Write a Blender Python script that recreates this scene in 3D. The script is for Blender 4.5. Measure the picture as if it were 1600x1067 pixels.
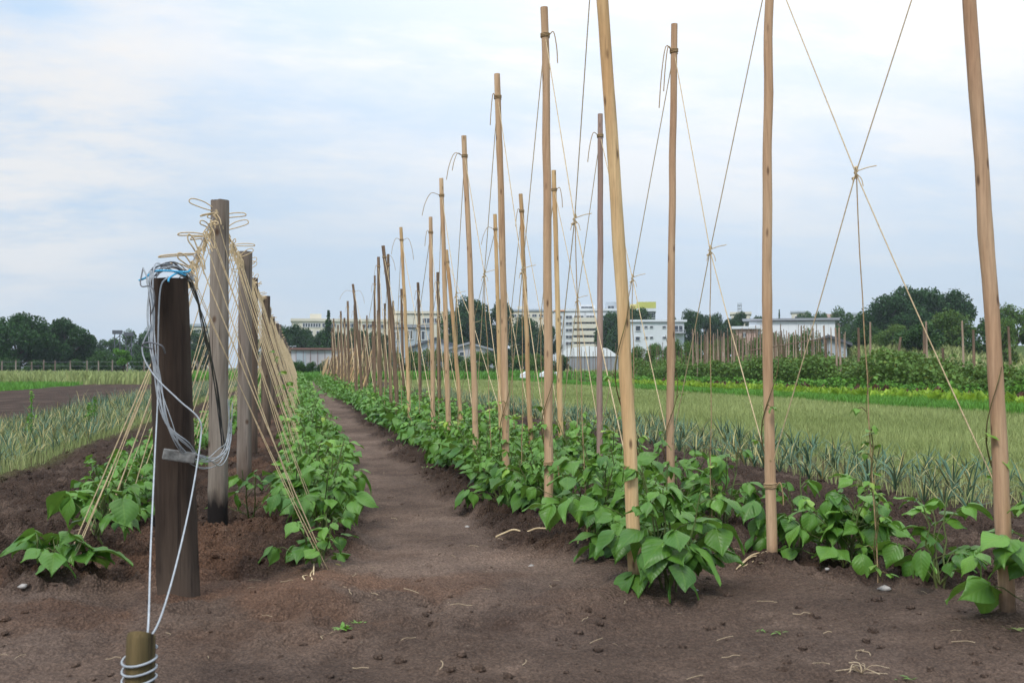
import bpy, math, random
import numpy as np
from mathutils import Vector, Matrix
for o in list(bpy.data.objects): bpy.data.objects.remove(o)
SC = bpy.context.scene
COL = SC.collection
R = math.radians
# ---------------------------------------------------------------- camera
CAMH = 0.75                      # low eye height above the bed
FPX = 1600.0                     # focal length for a 1600 px wide frame
HOR = 573.0                      # row of the horizon
YAW = math.atan((800-465)/FPX)   # rows run along +Y, camera is turned right of them
cam = bpy.data.cameras.new('camera'); camo = bpy.data.objects.new('camera', cam); COL.objects.link(camo)
cam.sensor_width = 36; cam.lens = 36*FPX/1600; cam.clip_start = 0.05; cam.clip_end = 3000
camo.location = (0, 0, CAMH)
camo.rotation_euler = (R(90)+math.atan((HOR-533.5)/FPX), 0, -YAW)
cam.dof.use_dof = True; cam.dof.focus_distance = 6.5; cam.dof.aperture_fstop = 9.0
SC.camera = camo
# ---------------------------------------------------------------- sky, sun, exposure
SUN_EL, SUN_AZ = R(52), R(205)
w = bpy.data.worlds.new('World'); SC.world = w; w.use_nodes = True
nt = w.node_tree; N = nt.nodes; L = nt.links; N.clear()
def nd(t, **k):
    n = N.new(t)
    for a, b in k.items(): setattr(n, a, b)
    return n
out = nd('ShaderNodeOutputWorld'); bg = nd('ShaderNodeBackground'); L.new(bg.outputs[0], out.inputs[0])
bg.inputs[1].default_value = 0.1
sky = nd('ShaderNodeTexSky', sky_type='NISHITA'); sky.sun_disc = False
sky.sun_elevation = SUN_EL; sky.sun_rotation = math.pi - SUN_AZ if False else R(28); sky.air_density = 1.0; sky.dust_density = 2.5
tc = nd('ShaderNodeTexCoord'); sp = nd('ShaderNodeSeparateXYZ'); L.new(tc.outputs['Generated'], sp.inputs[0])
def mth(op, a, b=None, c=None):
    m = nd('ShaderNodeMath', operation=op)
    for i, v in enumerate((a, b, c)):
        if v is None: continue
        if isinstance(v, (int, float)): m.inputs[i].default_value = v
        else: L.new(v, m.inputs[i])
    return m.outputs[0]
def wmix(f, a, b):
    m = nd('ShaderNodeMix', data_type='RGBA')
    if isinstance(f, (int, float)): m.inputs[0].default_value = f
    else: L.new(f, m.inputs[0])
    for i, v in ((6, a), (7, b)):
        if isinstance(v, tuple): m.inputs[i].default_value = v+(1,)
        else: L.new(v, m.inputs[i])
    return m.outputs[2]
zz = mth('MAXIMUM', sp.outputs[2], 0.0)
# clouds lie on a flat layer overhead: direction / (z + k)
den = mth('ADD', zz, 0.22)
cv = nd('ShaderNodeCombineXYZ'); L.new(mth('DIVIDE', sp.outputs[0], den), cv.inputs[0]); L.new(mth('DIVIDE', sp.outputs[1], den), cv.inputs[1])
def wnoise(scale, det, rough, off, ys=1.0):
    mp = nd('ShaderNodeMapping'); mp.inputs[1].default_value = off; mp.inputs[3].default_value = (scale, scale*ys, scale)
    L.new(cv.outputs[0], mp.inputs[0])
    n = nd('ShaderNodeTexNoise'); n.inputs['Scale'].default_value = 1; n.inputs['Detail'].default_value = det; n.inputs['Roughness'].default_value = rough
    L.new(mp.outputs[0], n.inputs[0]); return n.outputs[0]
def ramp(v, a, b):
    m = nd('ShaderNodeMapRange', interpolation_type='SMOOTHSTEP'); L.new(v, m.inputs[0]); m.inputs[1].default_value = a; m.inputs[2].default_value = b; return m.outputs[0]
n1 = ramp(wnoise(0.85, 6, 0.58, (3.1, 7.7, 0), 1.5), 0.42, 0.66)
n2 = ramp(wnoise(2.3, 7, 0.6, (1.2, 0.4, 0), 2.0), 0.45, 0.75)
# bright veil where the sun stands behind the cloud layer
dv = nd('ShaderNodeVectorMath', operation='DOT_PRODUCT'); L.new(tc.outputs['Generated'], dv.inputs[0])
sd = Vector((math.sin(R(24))*math.cos(R(44)), math.cos(R(24))*math.cos(R(44)), math.sin(R(44)))); dv.inputs[1].default_value = sd
glow = ramp(dv.outputs['Value'], 0.70, 1.0)
dv2 = nd('ShaderNodeVectorMath', operation='DOT_PRODUCT'); L.new(tc.outputs['Generated'], dv2.inputs[0])
dv2.inputs[1].default_value = Vector((math.sin(R(-15))*math.cos(R(14)), math.cos(R(-15))*math.cos(R(14)), math.sin(R(14))))
patch = mth('MULTIPLY', ramp(dv2.outputs['Value'], 0.972, 0.998), ramp(wnoise(2.6, 7, 0.62, (5.2, 2.4, 0), 1.3), 0.30, 0.62))
hz = ramp(zz, 0.0, 0.36)
base = wmix(hz, (6.05, 7.15, 8.3), (5.15, 7.25, 9.8))
cl = wmix(hz, (6.7, 7.4, 8.2), (9.7, 9.7, 9.7))
cm = mth('MINIMUM', mth('ADD', mth('MULTIPLY', n1, 0.7), mth('ADD', mth('MULTIPLY', n2, 0.35), mth('MULTIPLY', glow, 0.95))), 1.0)
colr = wmix(cm, base, cl)
colr = wmix(mth('MULTIPLY', patch, 0.8), colr, (9.5, 9.2, 8.9))
colr = wmix(0.06, colr, sky.outputs[0])
vm = nd('ShaderNodeVectorMath', operation='SCALE'); L.new(colr, vm.inputs[0])
up = mth('ADD', 1.0, mth('MULTIPLY', ramp(zz, 0.40, 0.95), 0.9))
L.new(mth('ADD', up, mth('MULTIPLY', glow, 0.25)), vm.inputs['Scale'])
L.new(vm.outputs[0], bg.inputs[0])
sl = bpy.data.lights.new('sun', 'SUN'); sl.energy = 2.0; sl.angle = R(14); sl.color = (1.0, 0.96, 0.9)
so = bpy.data.objects.new('sun', sl); COL.objects.link(so); so.location = (0, 0, 30)
sdir = Vector((-0.45, -0.62, 0.85)).normalized()
so.rotation_euler = (sdir).to_track_quat('Z', 'Y').to_euler()
sky.sun_elevation = math.asin(sdir.z); sky.sun_rotation = math.atan2(sdir.x, sdir.y)
SC.view_settings.view_transform = 'Standard'; SC.view_settings.look = 'None'; SC.view_settings.gamma = 1; SC.view_settings.exposure = 0.05
SC.render.resolution_x = 1024; SC.render.resolution_y = 682
# ---------------------------------------------------------------- helpers
sY, cY = math.sin(YAW), math.cos(YAW)
def atd(px, t, z=0.0):           # point at depth t along the view direction px
    a = (px-800)/FPX*t
    return Vector((t*sY+a*cY, t*cY-a*sY, z))
def atz(px, py, t):              # same with its height from the row py
    return atd(px, t, CAMH+t*(HOR-py)/FPX)
def gnd(px, py):                 # ground point seen at a pixel
    return atd(px, CAMH*FPX/(py-HOR))
def onrow(X, px):                # depth at which the row at X is seen in column px
    return X/(sY+(px-800)/FPX*cY)
def yaw_at(px): return -YAW-math.atan((px-800)/FPX)
_ones = 'first second third fourth fifth sixth seventh eighth ninth tenth eleventh twelfth thirteenth fourteenth fifteenth sixteenth seventeenth eighteenth nineteenth'.split()
_tens = {20:'twent', 30:'thirt', 40:'fort', 50:'fift', 60:'sixt', 70:'sevent', 80:'eight', 90:'ninet'}
def ordw(n):
    if n < 20: return _ones[n-1]
    if n >= 100: return 'hundred and '+ordw(n-100) if n > 100 else 'hundredth'
    t, u = n//10*10, n % 10
    return _tens[t]+('ieth' if u == 0 else 'y-'+_ones[u-1])
def hash2(ix, iy, s):
    h = (ix.astype(np.int64)*374761393 + iy.astype(np.int64)*668265263 + s*1442695041) & 0xffffffff
    h = ((h ^ (h >> 13))*1274126177) & 0xffffffff
    return ((h ^ (h >> 16)) & 0xffff)/65535.0
def vnoise(x, y, s=0):
    ix = np.floor(x); iy = np.floor(y); fx = x-ix; fy = y-iy
    fx = fx*fx*(3-2*fx); fy = fy*fy*(3-2*fy)
    a = hash2(ix, iy, s); b = hash2(ix+1, iy, s); c = hash2(ix, iy+1, s); d = hash2(ix+1, iy+1, s)
    return (a*(1-fx)+b*fx)*(1-fy)+(c*(1-fx)+d*fx)*fy
def fbm(x, y, f, o=4, s=0, g=0.5):
    r = 0; a = 1; t = 0
    for i in range(o):
        r = r+a*vnoise(x*f+i*17.3, y*f-i*9.1, s+i); t += a; a *= g; f *= 2.03
    return r/t
def sst(a, b, x):
    t = np.clip((x-a)/(b-a), 0, 1); return t*t*(3-2*t)
class VB:
    def __init__(s): s.V=[]; s.F=[]; s.U=[]; s.T=[]; s.M=[]; s.n=0
    def add(s, v, f, uv=None, t=None, m=0):
        v = np.asarray(v, float).reshape(-1, 3); f = np.asarray(f, np.int64).reshape(-1, 4); k = len(v)
        s.V.append(v); s.F.append(f+s.n); s.n += k
        s.U.append(np.zeros((k, 2)) if uv is None else np.asarray(uv, float))
        t = np.zeros(k) if t is None else (np.full(k, float(t)) if np.isscalar(t) else np.asarray(t, float))
        s.T.append(t); s.M.append(np.full(len(f), m, np.int32))
    def build(s, name, mats, parent=None, smooth=True):
        V = np.concatenate(s.V); F = np.concatenate(s.F); U = np.concatenate(s.U); T = np.concatenate(s.T); M = np.concatenate(s.M)
        tri = F[:, 2] == F[:, 3]
        tot = np.where(tri, 3, 4); st = np.concatenate([[0], np.cumsum(tot)[:-1]])
        msk = np.ones((len(F), 4), bool); msk[tri, 3] = False; li = F[msk]
        me = bpy.data.meshes.new(name); me.vertices.add(len(V)); me.vertices.foreach_set('co', V.ravel())
        me.loops.add(len(li)); me.loops.foreach_set('vertex_index', li.astype(np.int32))
        me.polygons.add(len(F)); me.polygons.foreach_set('loop_start', st.astype(np.int32)); me.polygons.foreach_set('loop_total', tot.astype(np.int32))
        me.polygons.foreach_set('material_index', M); me.polygons.foreach_set('use_smooth', np.full(len(F), smooth))
        uvl = me.uv_layers.new(name='UVMap'); uvl.data.foreach_set('uv', U[li].ravel())
        at = me.attributes.new('tint', 'FLOAT', 'POINT'); at.data.foreach_set('value', T)
        me.update(calc_edges=True); me.validate()
        for m in (mats if isinstance(mats, (list, tuple)) else [mats]): me.materials.append(m)
        return link(name, me, parent)
def link(name, me, parent=None):
    o = bpy.data.objects.new(name, me); COL.objects.link(o)
    if parent is not None: o.parent = parent
    return o
def tag(o, label=None, cat=None, group=None, kind=None):
    for k, v in (('label', label), ('category', cat), ('group', group), ('kind', kind)):
        if v: o[k] = v
    return o
def empty(name, loc, label, cat, group=None, rz=0.0):
    o = bpy.data.objects.new(name, None); COL.objects.link(o); o.location = loc; o.rotation_euler = (0, 0, rz); o.empty_display_size = 0.1
    return tag(o, label, cat, group)
KIDS = {}
def child(p, o):
    o.parent = p; KIDS.setdefault(p.name, []).append(o); return o
def dup(root, loc, rz, sc, label, cat=None, group=None):
    r = root.copy(); COL.objects.link(r); r.location = loc; r.rotation_euler = (0, 0, rz); r.scale = (sc, sc, sc) if np.isscalar(sc) else sc
    r['label'] = label
    if cat: r['category'] = cat
    if group: r['group'] = group
    for c in KIDS.get(root.name, []):
        d = c.copy(); COL.objects.link(d); d.parent = r
    return r
def tube(vb, pts, rad, sides=8, cap=True, t=0.0, m=0, mcap=None):
    pts = np.asarray([tuple(p) for p in pts], float); n = len(pts)
    rad = np.full(n, rad) if np.isscalar(rad) else np.asarray(rad, float)
    d = np.gradient(pts, axis=0); d /= np.linalg.norm(d, axis=1)[:, None]+1e-9
    a = np.array([0, 0, 1.0]) if abs(d[0][2]) < 0.9 else np.array([1.0, 0, 0])
    u = np.cross(d[0], a); u /= np.linalg.norm(u); A = []; B = []
    for i in range(n):
        u = u-d[i]*np.dot(u, d[i]); u /= np.linalg.norm(u)+1e-9; A.append(u); B.append(np.cross(d[i], u))
    A = np.array(A); B = np.array(B); th = np.linspace(0, 2*math.pi, sides, endpoint=False)
    ring = pts[:, None]+rad[:, None, None]*(np.cos(th)[None, :, None]*A[:, None]+np.sin(th)[None, :, None]*B[:, None])
    ln = np.concatenate([[0], np.cumsum(np.linalg.norm(np.diff(pts, axis=0), axis=1))])
    uv = np.stack([np.tile(th/6.283, n), np.repeat(ln, sides)], 1)
    I = np.arange(n-1)[:, None]*sides; J = np.arange(sides)[None]; J2 = (J+1) % sides
    f = np.stack([I+J, I+J2, I+sides+J2, I+sides+J], -1).reshape(-1, 4)
    vb.add(ring.reshape(-1, 3), f, uv, t, m)
    if cap:
        for e in (0, n-1):
            v = np.vstack([ring[e], pts[e]]); k = np.arange(sides); k2 = (k+1) % sides
            f = np.stack([k, k2, np.full(sides, sides), np.full(sides, sides)], 1)
            if e == 0: f = f[:, [1, 0, 2, 3]]
            vb.add(v, f, None, t, m if mcap is None else mcap)
def box(vb, c, s, rz=0.0, m=0, t=0.0, taper=1.0):
    x, y, z = np.array(s)/2; P = np.array([(i*x*(taper if k > 0 else 1), j*y*(taper if k > 0 else 1), k*z) for k in (-1, 1) for j in (-1, 1) for i in (-1, 1)])
    cr, sr = math.cos(rz), math.sin(rz); Q = P.copy(); Q[:, 0] = P[:, 0]*cr-P[:, 1]*sr; Q[:, 1] = P[:, 0]*sr+P[:, 1]*cr
    vb.add(Q+np.array(c), [(0, 2, 3, 1), (4, 5, 7, 6), (0, 1, 5, 4), (2, 6, 7, 3), (0, 4, 6, 2), (1, 3, 7, 5)], None, t, m)
def prism(vb, poly, y0, y1, m=0):    # poly in x,z extruded along y
    n = len(poly); v = [(x, y0, z) for x, z in poly]+[(x, y1, z) for x, z in poly]
    f = [(i, (i+1) % n, n+(i+1) % n, n+i) for i in range(n)]
    for o in (0, n):
        for i in range(1, n-1): f.append((o, o+i, o+i+1, o+i+1) if o else (o, o+i+1, o+i, o+i))
    vb.add(v, f, None, 0, m)
def spline(P, n=8):                  # Catmull-Rom through points
    P = [Vector(p) for p in P]; P = [P[0]*2-P[1]]+P+[P[-1]*2-P[-2]]; o = []
    for i in range(1, len(P)-2):
        for k in range(n):
            t = k/n; a, b, c, d = P[i-1:i+3]
            o.append(0.5*((2*b)+(c-a)*t+(2*a-5*b+4*c-d)*t*t+(3*b-a-3*c+d)*t**3))
    o.append(P[-2]); return o
# ---------------------------------------------------------------- materials
def mat(name, col=(0.5, 0.5, 0.5), rough=0.7, spec=0.3):
    m = bpy.data.materials.new(name); m.use_nodes = True; b = m.node_tree.nodes['Principled BSDF']
    b.inputs['Base Color'].default_value = col+(1,); b.inputs['Roughness'].default_value = rough; b.inputs['Specular IOR Level'].default_value = spec
    return m
class MN:
    def __init__(s, m): s.m = m; s.t = m.node_tree; s.b = s.t.nodes['Principled BSDF']; s.o = s.t.nodes['Material Output']
    def n(s, ty, **k):
        x = s.t.nodes.new(ty)
        for a, b in k.items(): setattr(x, a, b)
        return x
    def l(s, a, b): s.t.links.new(a, b)
    def coord(s, which='Object', sc=(1, 1, 1)):
        c = s.n('ShaderNodeTexCoord'); mp = s.n('ShaderNodeMapping'); mp.inputs[3].default_value = sc; s.l(c.outputs[which], mp.inputs[0]); return mp.outputs[0]
    def noise(s, v, scale, det=4, rough=0.55):
        x = s.n('ShaderNodeTexNoise'); x.inputs['Scale'].default_value = scale; x.inputs['Detail'].default_value = det; x.inputs['Roughness'].default_value = rough; s.l(v, x.inputs[0]); return x.outputs[0]
    def math(s, op, a, b=0.0, clamp=False):
        x = s.n('ShaderNodeMath', operation=op); x.use_clamp = clamp
        for i, v in enumerate((a, b)):
            if isinstance(v, (int, float)): x.inputs[i].default_value = v
            else: s.l(v, x.inputs[i])
        return x.outputs[0]
    def rng(s, v, a, b, c=0.0, d=1.0):
        x = s.n('ShaderNodeMapRange'); s.l(v, x.inputs[0])
        for i, q in enumerate((a, b, c, d)): x.inputs[i+1].default_value = q
        return x.outputs[0]
    def mix(s, f, a, b, mode='MIX'):
        x = s.n('ShaderNodeMix', data_type='RGBA', blend_type=mode)
        if isinstance(f, (int, float)): x.inputs[0].default_value = f
        else: s.l(f, x.inputs[0])
        for i, v in ((6, a), (7, b)):
            if isinstance(v, tuple): x.inputs[i].default_value = v+(1,)
            else: s.l(v, x.inputs[i])
        return x.outputs[2]
    def bump(s, h, st=0.3, dist=0.01):
        x = s.n('ShaderNodeBump'); x.inputs['Strength'].default_value = st; x.inputs['Distance'].default_value = dist; s.l(h, x.inputs['Height']); s.l(x.outputs[0], s.b.inputs['Normal'])
    def attr(s, name='tint'):
        x = s.n('ShaderNodeAttribute'); x.attribute_name = name; return x
    def col(s, c): s.l(c, s.b.inputs['Base Color'])
def soil_mat():
    m = mat('soil', rough=0.95, spec=0.12); q = MN(m); v = q.coord()
    at = q.attr('zone')
    a = q.noise(v, 2.2, 5, 0.6); b = q.noise(v, 38, 6, 0.7); c = q.noise(v, 190, 4, 0.75)
    k = q.mix(0.85, at.outputs['Color'], q.mix(q.rng(a, 0.3, 0.7), (0.66, 0.66, 0.68), (1.28, 1.26, 1.22)), 'MULTIPLY')
    k = q.mix(0.9, k, q.mix(q.rng(b, 0.32, 0.68), (0.76, 0.75, 0.75), (1.22, 1.22, 1.21)), 'MULTIPLY')
    k = q.mix(1.0, k, q.mix(q.rng(c, 0.36, 0.64), (0.68, 0.68, 0.69), (1.35, 1.33, 1.3)), 'MULTIPLY')
    vo = q.n('ShaderNodeTexVoronoi'); vo.inputs['Scale'].default_value = 95; q.l(v, vo.inputs[0]); pit = q.rng(vo.outputs['Distance'], 0.0, 0.75)
    k = q.mix(0.55, k, q.mix(pit, (1.35, 1.33, 1.3), (0.45, 0.45, 0.46)), 'MULTIPLY')
    vg = q.n('ShaderNodeTexVoronoi'); vg.inputs['Scale'].default_value = 26; q.l(v, vg.inputs[0]); gr = q.math('MULTIPLY', q.rng(vg.outputs['Distance'], 0.06, 0.13, 1.0, 0.0), q.rng(vg.outputs['Color'], 0.72, 0.8))
    k = q.mix(q.math('MULTIPLY', gr, 0.55), k, (0.30, 0.23, 0.17))
    q.col(k); q.bump(q.math('ADD', q.math('MULTIPLY', b, 0.35), q.math('SUBTRACT', q.math('MULTIPLY', c, 0.8), pit)), 0.75, 0.02); return m
def leaf_mat(name, dark, light, young, rough=0.42, trans=0.22, veins=True, spec=0.45):
    m = mat(name, rough=rough, spec=spec); q = MN(m); at = q.attr().outputs['Fac']
    oi = q.n('ShaderNodeObjectInfo')
    nz = q.noise(q.coord(sc=(1, 1, 1)), 9, 3)
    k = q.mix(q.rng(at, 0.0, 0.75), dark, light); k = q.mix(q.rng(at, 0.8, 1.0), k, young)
    k = q.mix(0.5, k, q.mix(q.rng(nz, 0.3, 0.7), (0.65, 0.7, 0.65), (1.3, 1.25, 1.2)), 'MULTIPLY')
    k = q.mix(0.5, k, q.mix(oi.outputs['Random'], (0.78, 0.82, 0.8), (1.2, 1.16, 1.1)), 'MULTIPLY')
    if veins:
        u = q.n('ShaderNodeUVMap'); s = q.n('ShaderNodeSeparateXYZ'); q.l(u.outputs[0], s.inputs[0])
        au = q.math('ABSOLUTE', s.outputs[0])
        mid = q.rng(au, 0.0, 0.07, 1.0, 0.0)
        ph = q.math('SUBTRACT', s.outputs[1], q.math('MULTIPLY', au, 0.42))
        w_ = q.math('ABSOLUTE', q.math('SINE', q.math('MULTIPLY', ph, 21.0)))
        sv = q.rng(w_, 0.0, 0.22, 0.8, 0.0); ve = q.math('MAXIMUM', mid, sv)
        k = q.mix(q.math('MULTIPLY', ve, 0.13), k, young)
        q.bump(q.math('SUBTRACT', q.math('MULTIPLY', w_, 0.8), q.math('MULTIPLY', mid, 0.6)), 0.22, 0.004)
    q.col(k)
    if trans:
        tr = q.n('ShaderNodeBsdfTranslucent'); q.l(q.mix(0.35, k, young), tr.inputs[0]); ms = q.n('ShaderNodeMixShader'); ms.inputs[0].default_value = trans
        q.l(q.b.outputs[0], ms.inputs[1]); q.l(tr.outputs[0], ms.inputs[2]); q.l(ms.outputs[0], q.o.inputs[0])
    return m
def wood_mat(name, c1, c2, c3, knots=True, rough=0.75, var=0.35, crack=0.35):
    m = mat(name, rough=rough, spec=0.2); q = MN(m); v = q.coord(sc=(1, 1, 0.06)); v2 = q.coord(sc=(1, 1, 0.25))
    oi = q.n('ShaderNodeObjectInfo'); 
    vv = q.n('ShaderNodeVectorMath', operation='ADD'); q.l(v, vv.inputs[0]); q.l(oi.outputs['Random'], vv.inputs[1])
    a = q.noise(vv.outputs[0], 22, 4); b = q.noise(vv.outputs[0], 110, 3, 0.7); c = q.noise(v2, 5, 3)
    k = q.mix(q.rng(a, 0.32, 0.68), c1, c2); k = q.mix(q.rng(c, 0.42, 0.75), k, c3)
    k = q.mix(0.55, k, q.mix(q.rng(b, 0.3, 0.7), (0.6, 0.58, 0.56), (1.25, 1.25, 1.25)), 'MULTIPLY')
    k = q.mix(var, k, q.mix(oi.outputs['Random'], (0.75, 0.62, 0.58), (1.25, 1.22, 1.1)), 'MULTIPLY')
    h = b
    if knots:
        vo = q.n('ShaderNodeTexVoronoi', voronoi_dimensions='2D'); vo.inputs['Scale'].default_value = 1.0
        va = q.n('ShaderNodeVectorMath', operation='ADD'); q.l(q.coord('UV', (2.0, 5.0, 1)), va.inputs[0]); rs_ = q.math('MULTIPLY', oi.outputs['Random'], 37.0); cb = q.n('ShaderNodeCombineXYZ'); q.l(rs_, cb.inputs[1]); q.l(cb.outputs[0], va.inputs[1]); q.l(va.outputs[0], vo.inputs[0])
        kn = q.math('MULTIPLY', q.rng(vo.outputs['Distance'], 0.04, 0.11, 1.0, 0.0), q.rng(vo.outputs['Color'], 0.35, 0.6))
        k = q.mix(q.math('MULTIPLY', kn, 0.8), k, (0.09, 0.045, 0.025))
    zs = q.n('ShaderNodeSeparateXYZ'); q.l(q.coord(), zs.inputs[0]); zc = q.math('ADD', zs.outputs[2], q.math('MULTIPLY', q.noise(q.coord(), 30, 4), -0.09))
    k = q.mix(q.math('MULTIPLY', q.rng(zc, -0.01, 0.06, 1.0, 0.0), 0.75), k, (0.10, 0.07, 0.052))
    ck = q.noise(q.coord(sc=(1, 1, 0.03)), 55, 2); k = q.mix(q.math('MULTIPLY', q.rng(ck, 0.66, 0.72), crack), k, (0.03, 0.02, 0.015))
    q.col(k); q.bump(q.math('SUBTRACT', h, q.math('MULTIPLY', q.rng(ck, 0.64, 0.72), crack*2)), 0.5, 0.005); return m
def noisy(name, c1, c2, scale=5, rough=0.8, sc=(1, 1, 1), bump=0.0, spec=0.25):
    m = mat(name, rough=rough, spec=spec); q = MN(m); v = q.coord(sc=sc); a = q.noise(v, scale, 5, 0.6); q.col(q.mix(q.rng(a, 0.3, 0.7), c1, c2))
    if bump: q.bump(q.noise(v, scale*4, 4), bump, 0.01)
    return m
M = {}
M['soil'] = soil_mat()
M['bean'] = leaf_mat('bean_leaf', (0.056, 0.155, 0.020), (0.155, 0.325, 0.045), (0.33, 0.47, 0.07))
M['beanfar'] = leaf_mat('bean_leaf_far', (0.060, 0.170, 0.024), (0.155, 0.335, 0.045), (0.30, 0.46, 0.07), veins=False)
M['stem'] = noisy('bean_stem', (0.10, 0.09, 0.035), (0.10, 0.17, 0.04), 12, 0.6)
M['vine'] = noisy('twining_vine', (0.09, 0.05, 0.03), (0.14, 0.14, 0.04), 14, 0.7)
M['yleaf'] = leaf_mat('yellowing_leaf', (0.30, 0.26, 0.05), (0.45, 0.33, 0.08), (0.5, 0.4, 0.1))
M['fresh'] = wood_mat('fresh_stake_wood', (0.52, 0.34, 0.17), (0.72, 0.52, 0.29), (0.52, 0.28, 0.13))
M['fresh_red'] = wood_mat('reddish_stake_wood', (0.45, 0.285, 0.165), (0.66, 0.47, 0.30), (0.44, 0.25, 0.145))
M['fresh_mauve'] = wood_mat('greyish_stake_wood', (0.34, 0.23, 0.19), (0.48, 0.36, 0.30), (0.26, 0.15, 0.11))
M['gardenwood'] = wood_mat('garden_pole_wood', (0.36, 0.26, 0.19), (0.48, 0.37, 0.28), (0.28, 0.19, 0.14))
M['oldstake'] = wood_mat('old_stake_wood', (0.16, 0.105, 0.07), (0.27, 0.18, 0.12), (0.11, 0.08, 0.06), var=0.3)
M['endgrain'] = noisy('end_grain', (0.16, 0.11, 0.08), (0.36, 0.25, 0.17), 60, 0.9)
M['tar'] = wood_mat('tarred_post_wood', (0.024, 0.016, 0.012), (0.055, 0.037, 0.027), (0.12, 0.088, 0.066), knots=False, rough=0.9, var=0.1, crack=0.9)
M['grey'] = wood_mat('weathered_post_wood', (0.18, 0.15, 0.125), (0.32, 0.27, 0.23), (0.14, 0.095, 0.07), rough=0.9, crack=0.8)
M['greydk'] = wood_mat('dark_weathered_wood', (0.10, 0.072, 0.055), (0.20, 0.145, 0.11), (0.08, 0.055, 0.045), rough=0.88)
M['peg'] = wood_mat('mossy_stake_wood', (0.075, 0.058, 0.026), (0.20, 0.145, 0.07), (0.04, 0.042, 0.018), rough=0.95, knots=False, crack=0.9)
M['pegtop'] = noisy('stake_end', (0.05, 0.045, 0.02), (0.16, 0.13, 0.07), 70, 0.95, bump=.5)
M['twine'] = noisy('sisal_twine', (0.50, 0.36, 0.20), (0.76, 0.59, 0.37), 60, 0.9, bump=0.4)
M['bind'] = noisy('hemp_binding', (0.34, 0.22, 0.11), (0.50, 0.35, 0.20), 60, 0.9, bump=0.4)
M['wire'] = noisy('grey_coated_wire', (0.30, 0.32, 0.34), (0.46, 0.48, 0.5), 30, 0.45, spec=0.4)
M['wiredk'] = mat('dull_steel_wire', (0.13, 0.13, 0.14), 0.5, 0.5)
M['blue'] = mat('blue_baling_twine', (0.07, 0.38, 0.62), 0.6, 0.3)
M['clamp'] = noisy('weathered_clamp', (0.08, 0.075, 0.07), (0.3, 0.29, 0.27), 50, 0.8, bump=0.4)
M['onion'] = leaf_mat('onion_blade', (0.040, 0.105, 0.062), (0.095, 0.185, 0.115), (0.42, 0.36, 0.15), rough=0.6, trans=0.15, veins=False)
M['grass'] = leaf_mat('meadow_blades', (0.17, 0.225, 0.07), (0.32, 0.37, 0.15), (0.50, 0.46, 0.24), rough=0.8, trans=0.2, veins=False, spec=0.1)
M['green'] = leaf_mat('fresh_greens', (0.07, 0.20, 0.03), (0.15, 0.34, 0.05), (0.28, 0.42, 0.08), rough=0.6, trans=0.25, veins=False, spec=0.2)
M['lett'] = leaf_mat('lettuce_leaf', (0.22, 0.38, 0.035), (0.38, 0.54, 0.06), (0.5, 0.62, 0.08), rough=0.5, trans=0.3, veins=False)
M['rlett'] = leaf_mat('red_lettuce_leaf', (0.09, 0.035, 0.03), (0.16, 0.07, 0.04), (0.12, 0.20, 0.04), rough=0.5, trans=0.2, veins=False)
M['hedge'] = leaf_mat('tall_bean_leaf', (0.035, 0.095, 0.018), (0.125, 0.22, 0.045), (0.38, 0.36, 0.09), rough=0.6, trans=0.2, veins=False, spec=0.2)
M['tree'] = leaf_mat('tree_leaf', (0.012, 0.044, 0.010), (0.034, 0.092, 0.020), (0.06, 0.13, 0.028), rough=0.65, trans=0.15, veins=False, spec=0.2)
M['treeb'] = leaf_mat('loose_tree_leaf', (0.024, 0.068, 0.016), (0.06, 0.13, 0.030), (0.09, 0.17, 0.04), rough=0.65, trans=0.15, veins=False, spec=0.2)
M['young'] = leaf_mat('young_tree_leaf', (0.08, 0.19, 0.03), (0.14, 0.30, 0.05), (0.2, 0.36, 0.06), rough=0.6, trans=0.3, veins=False, spec=0.2)
M['bark'] = noisy('bark', (0.05, 0.038, 0.028), (0.11, 0.085, 0.065), 8, 0.95, (1, 1, 0.2))
M['straw'] = noisy('dry_straw', (0.28, 0.20, 0.12), (0.56, 0.44, 0.29), 30, 0.8)
M['stone'] = noisy('pale_stone', (0.22, 0.19, 0.17), (0.5, 0.46, 0.42), 20, 0.85, bump=0.3)
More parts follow.
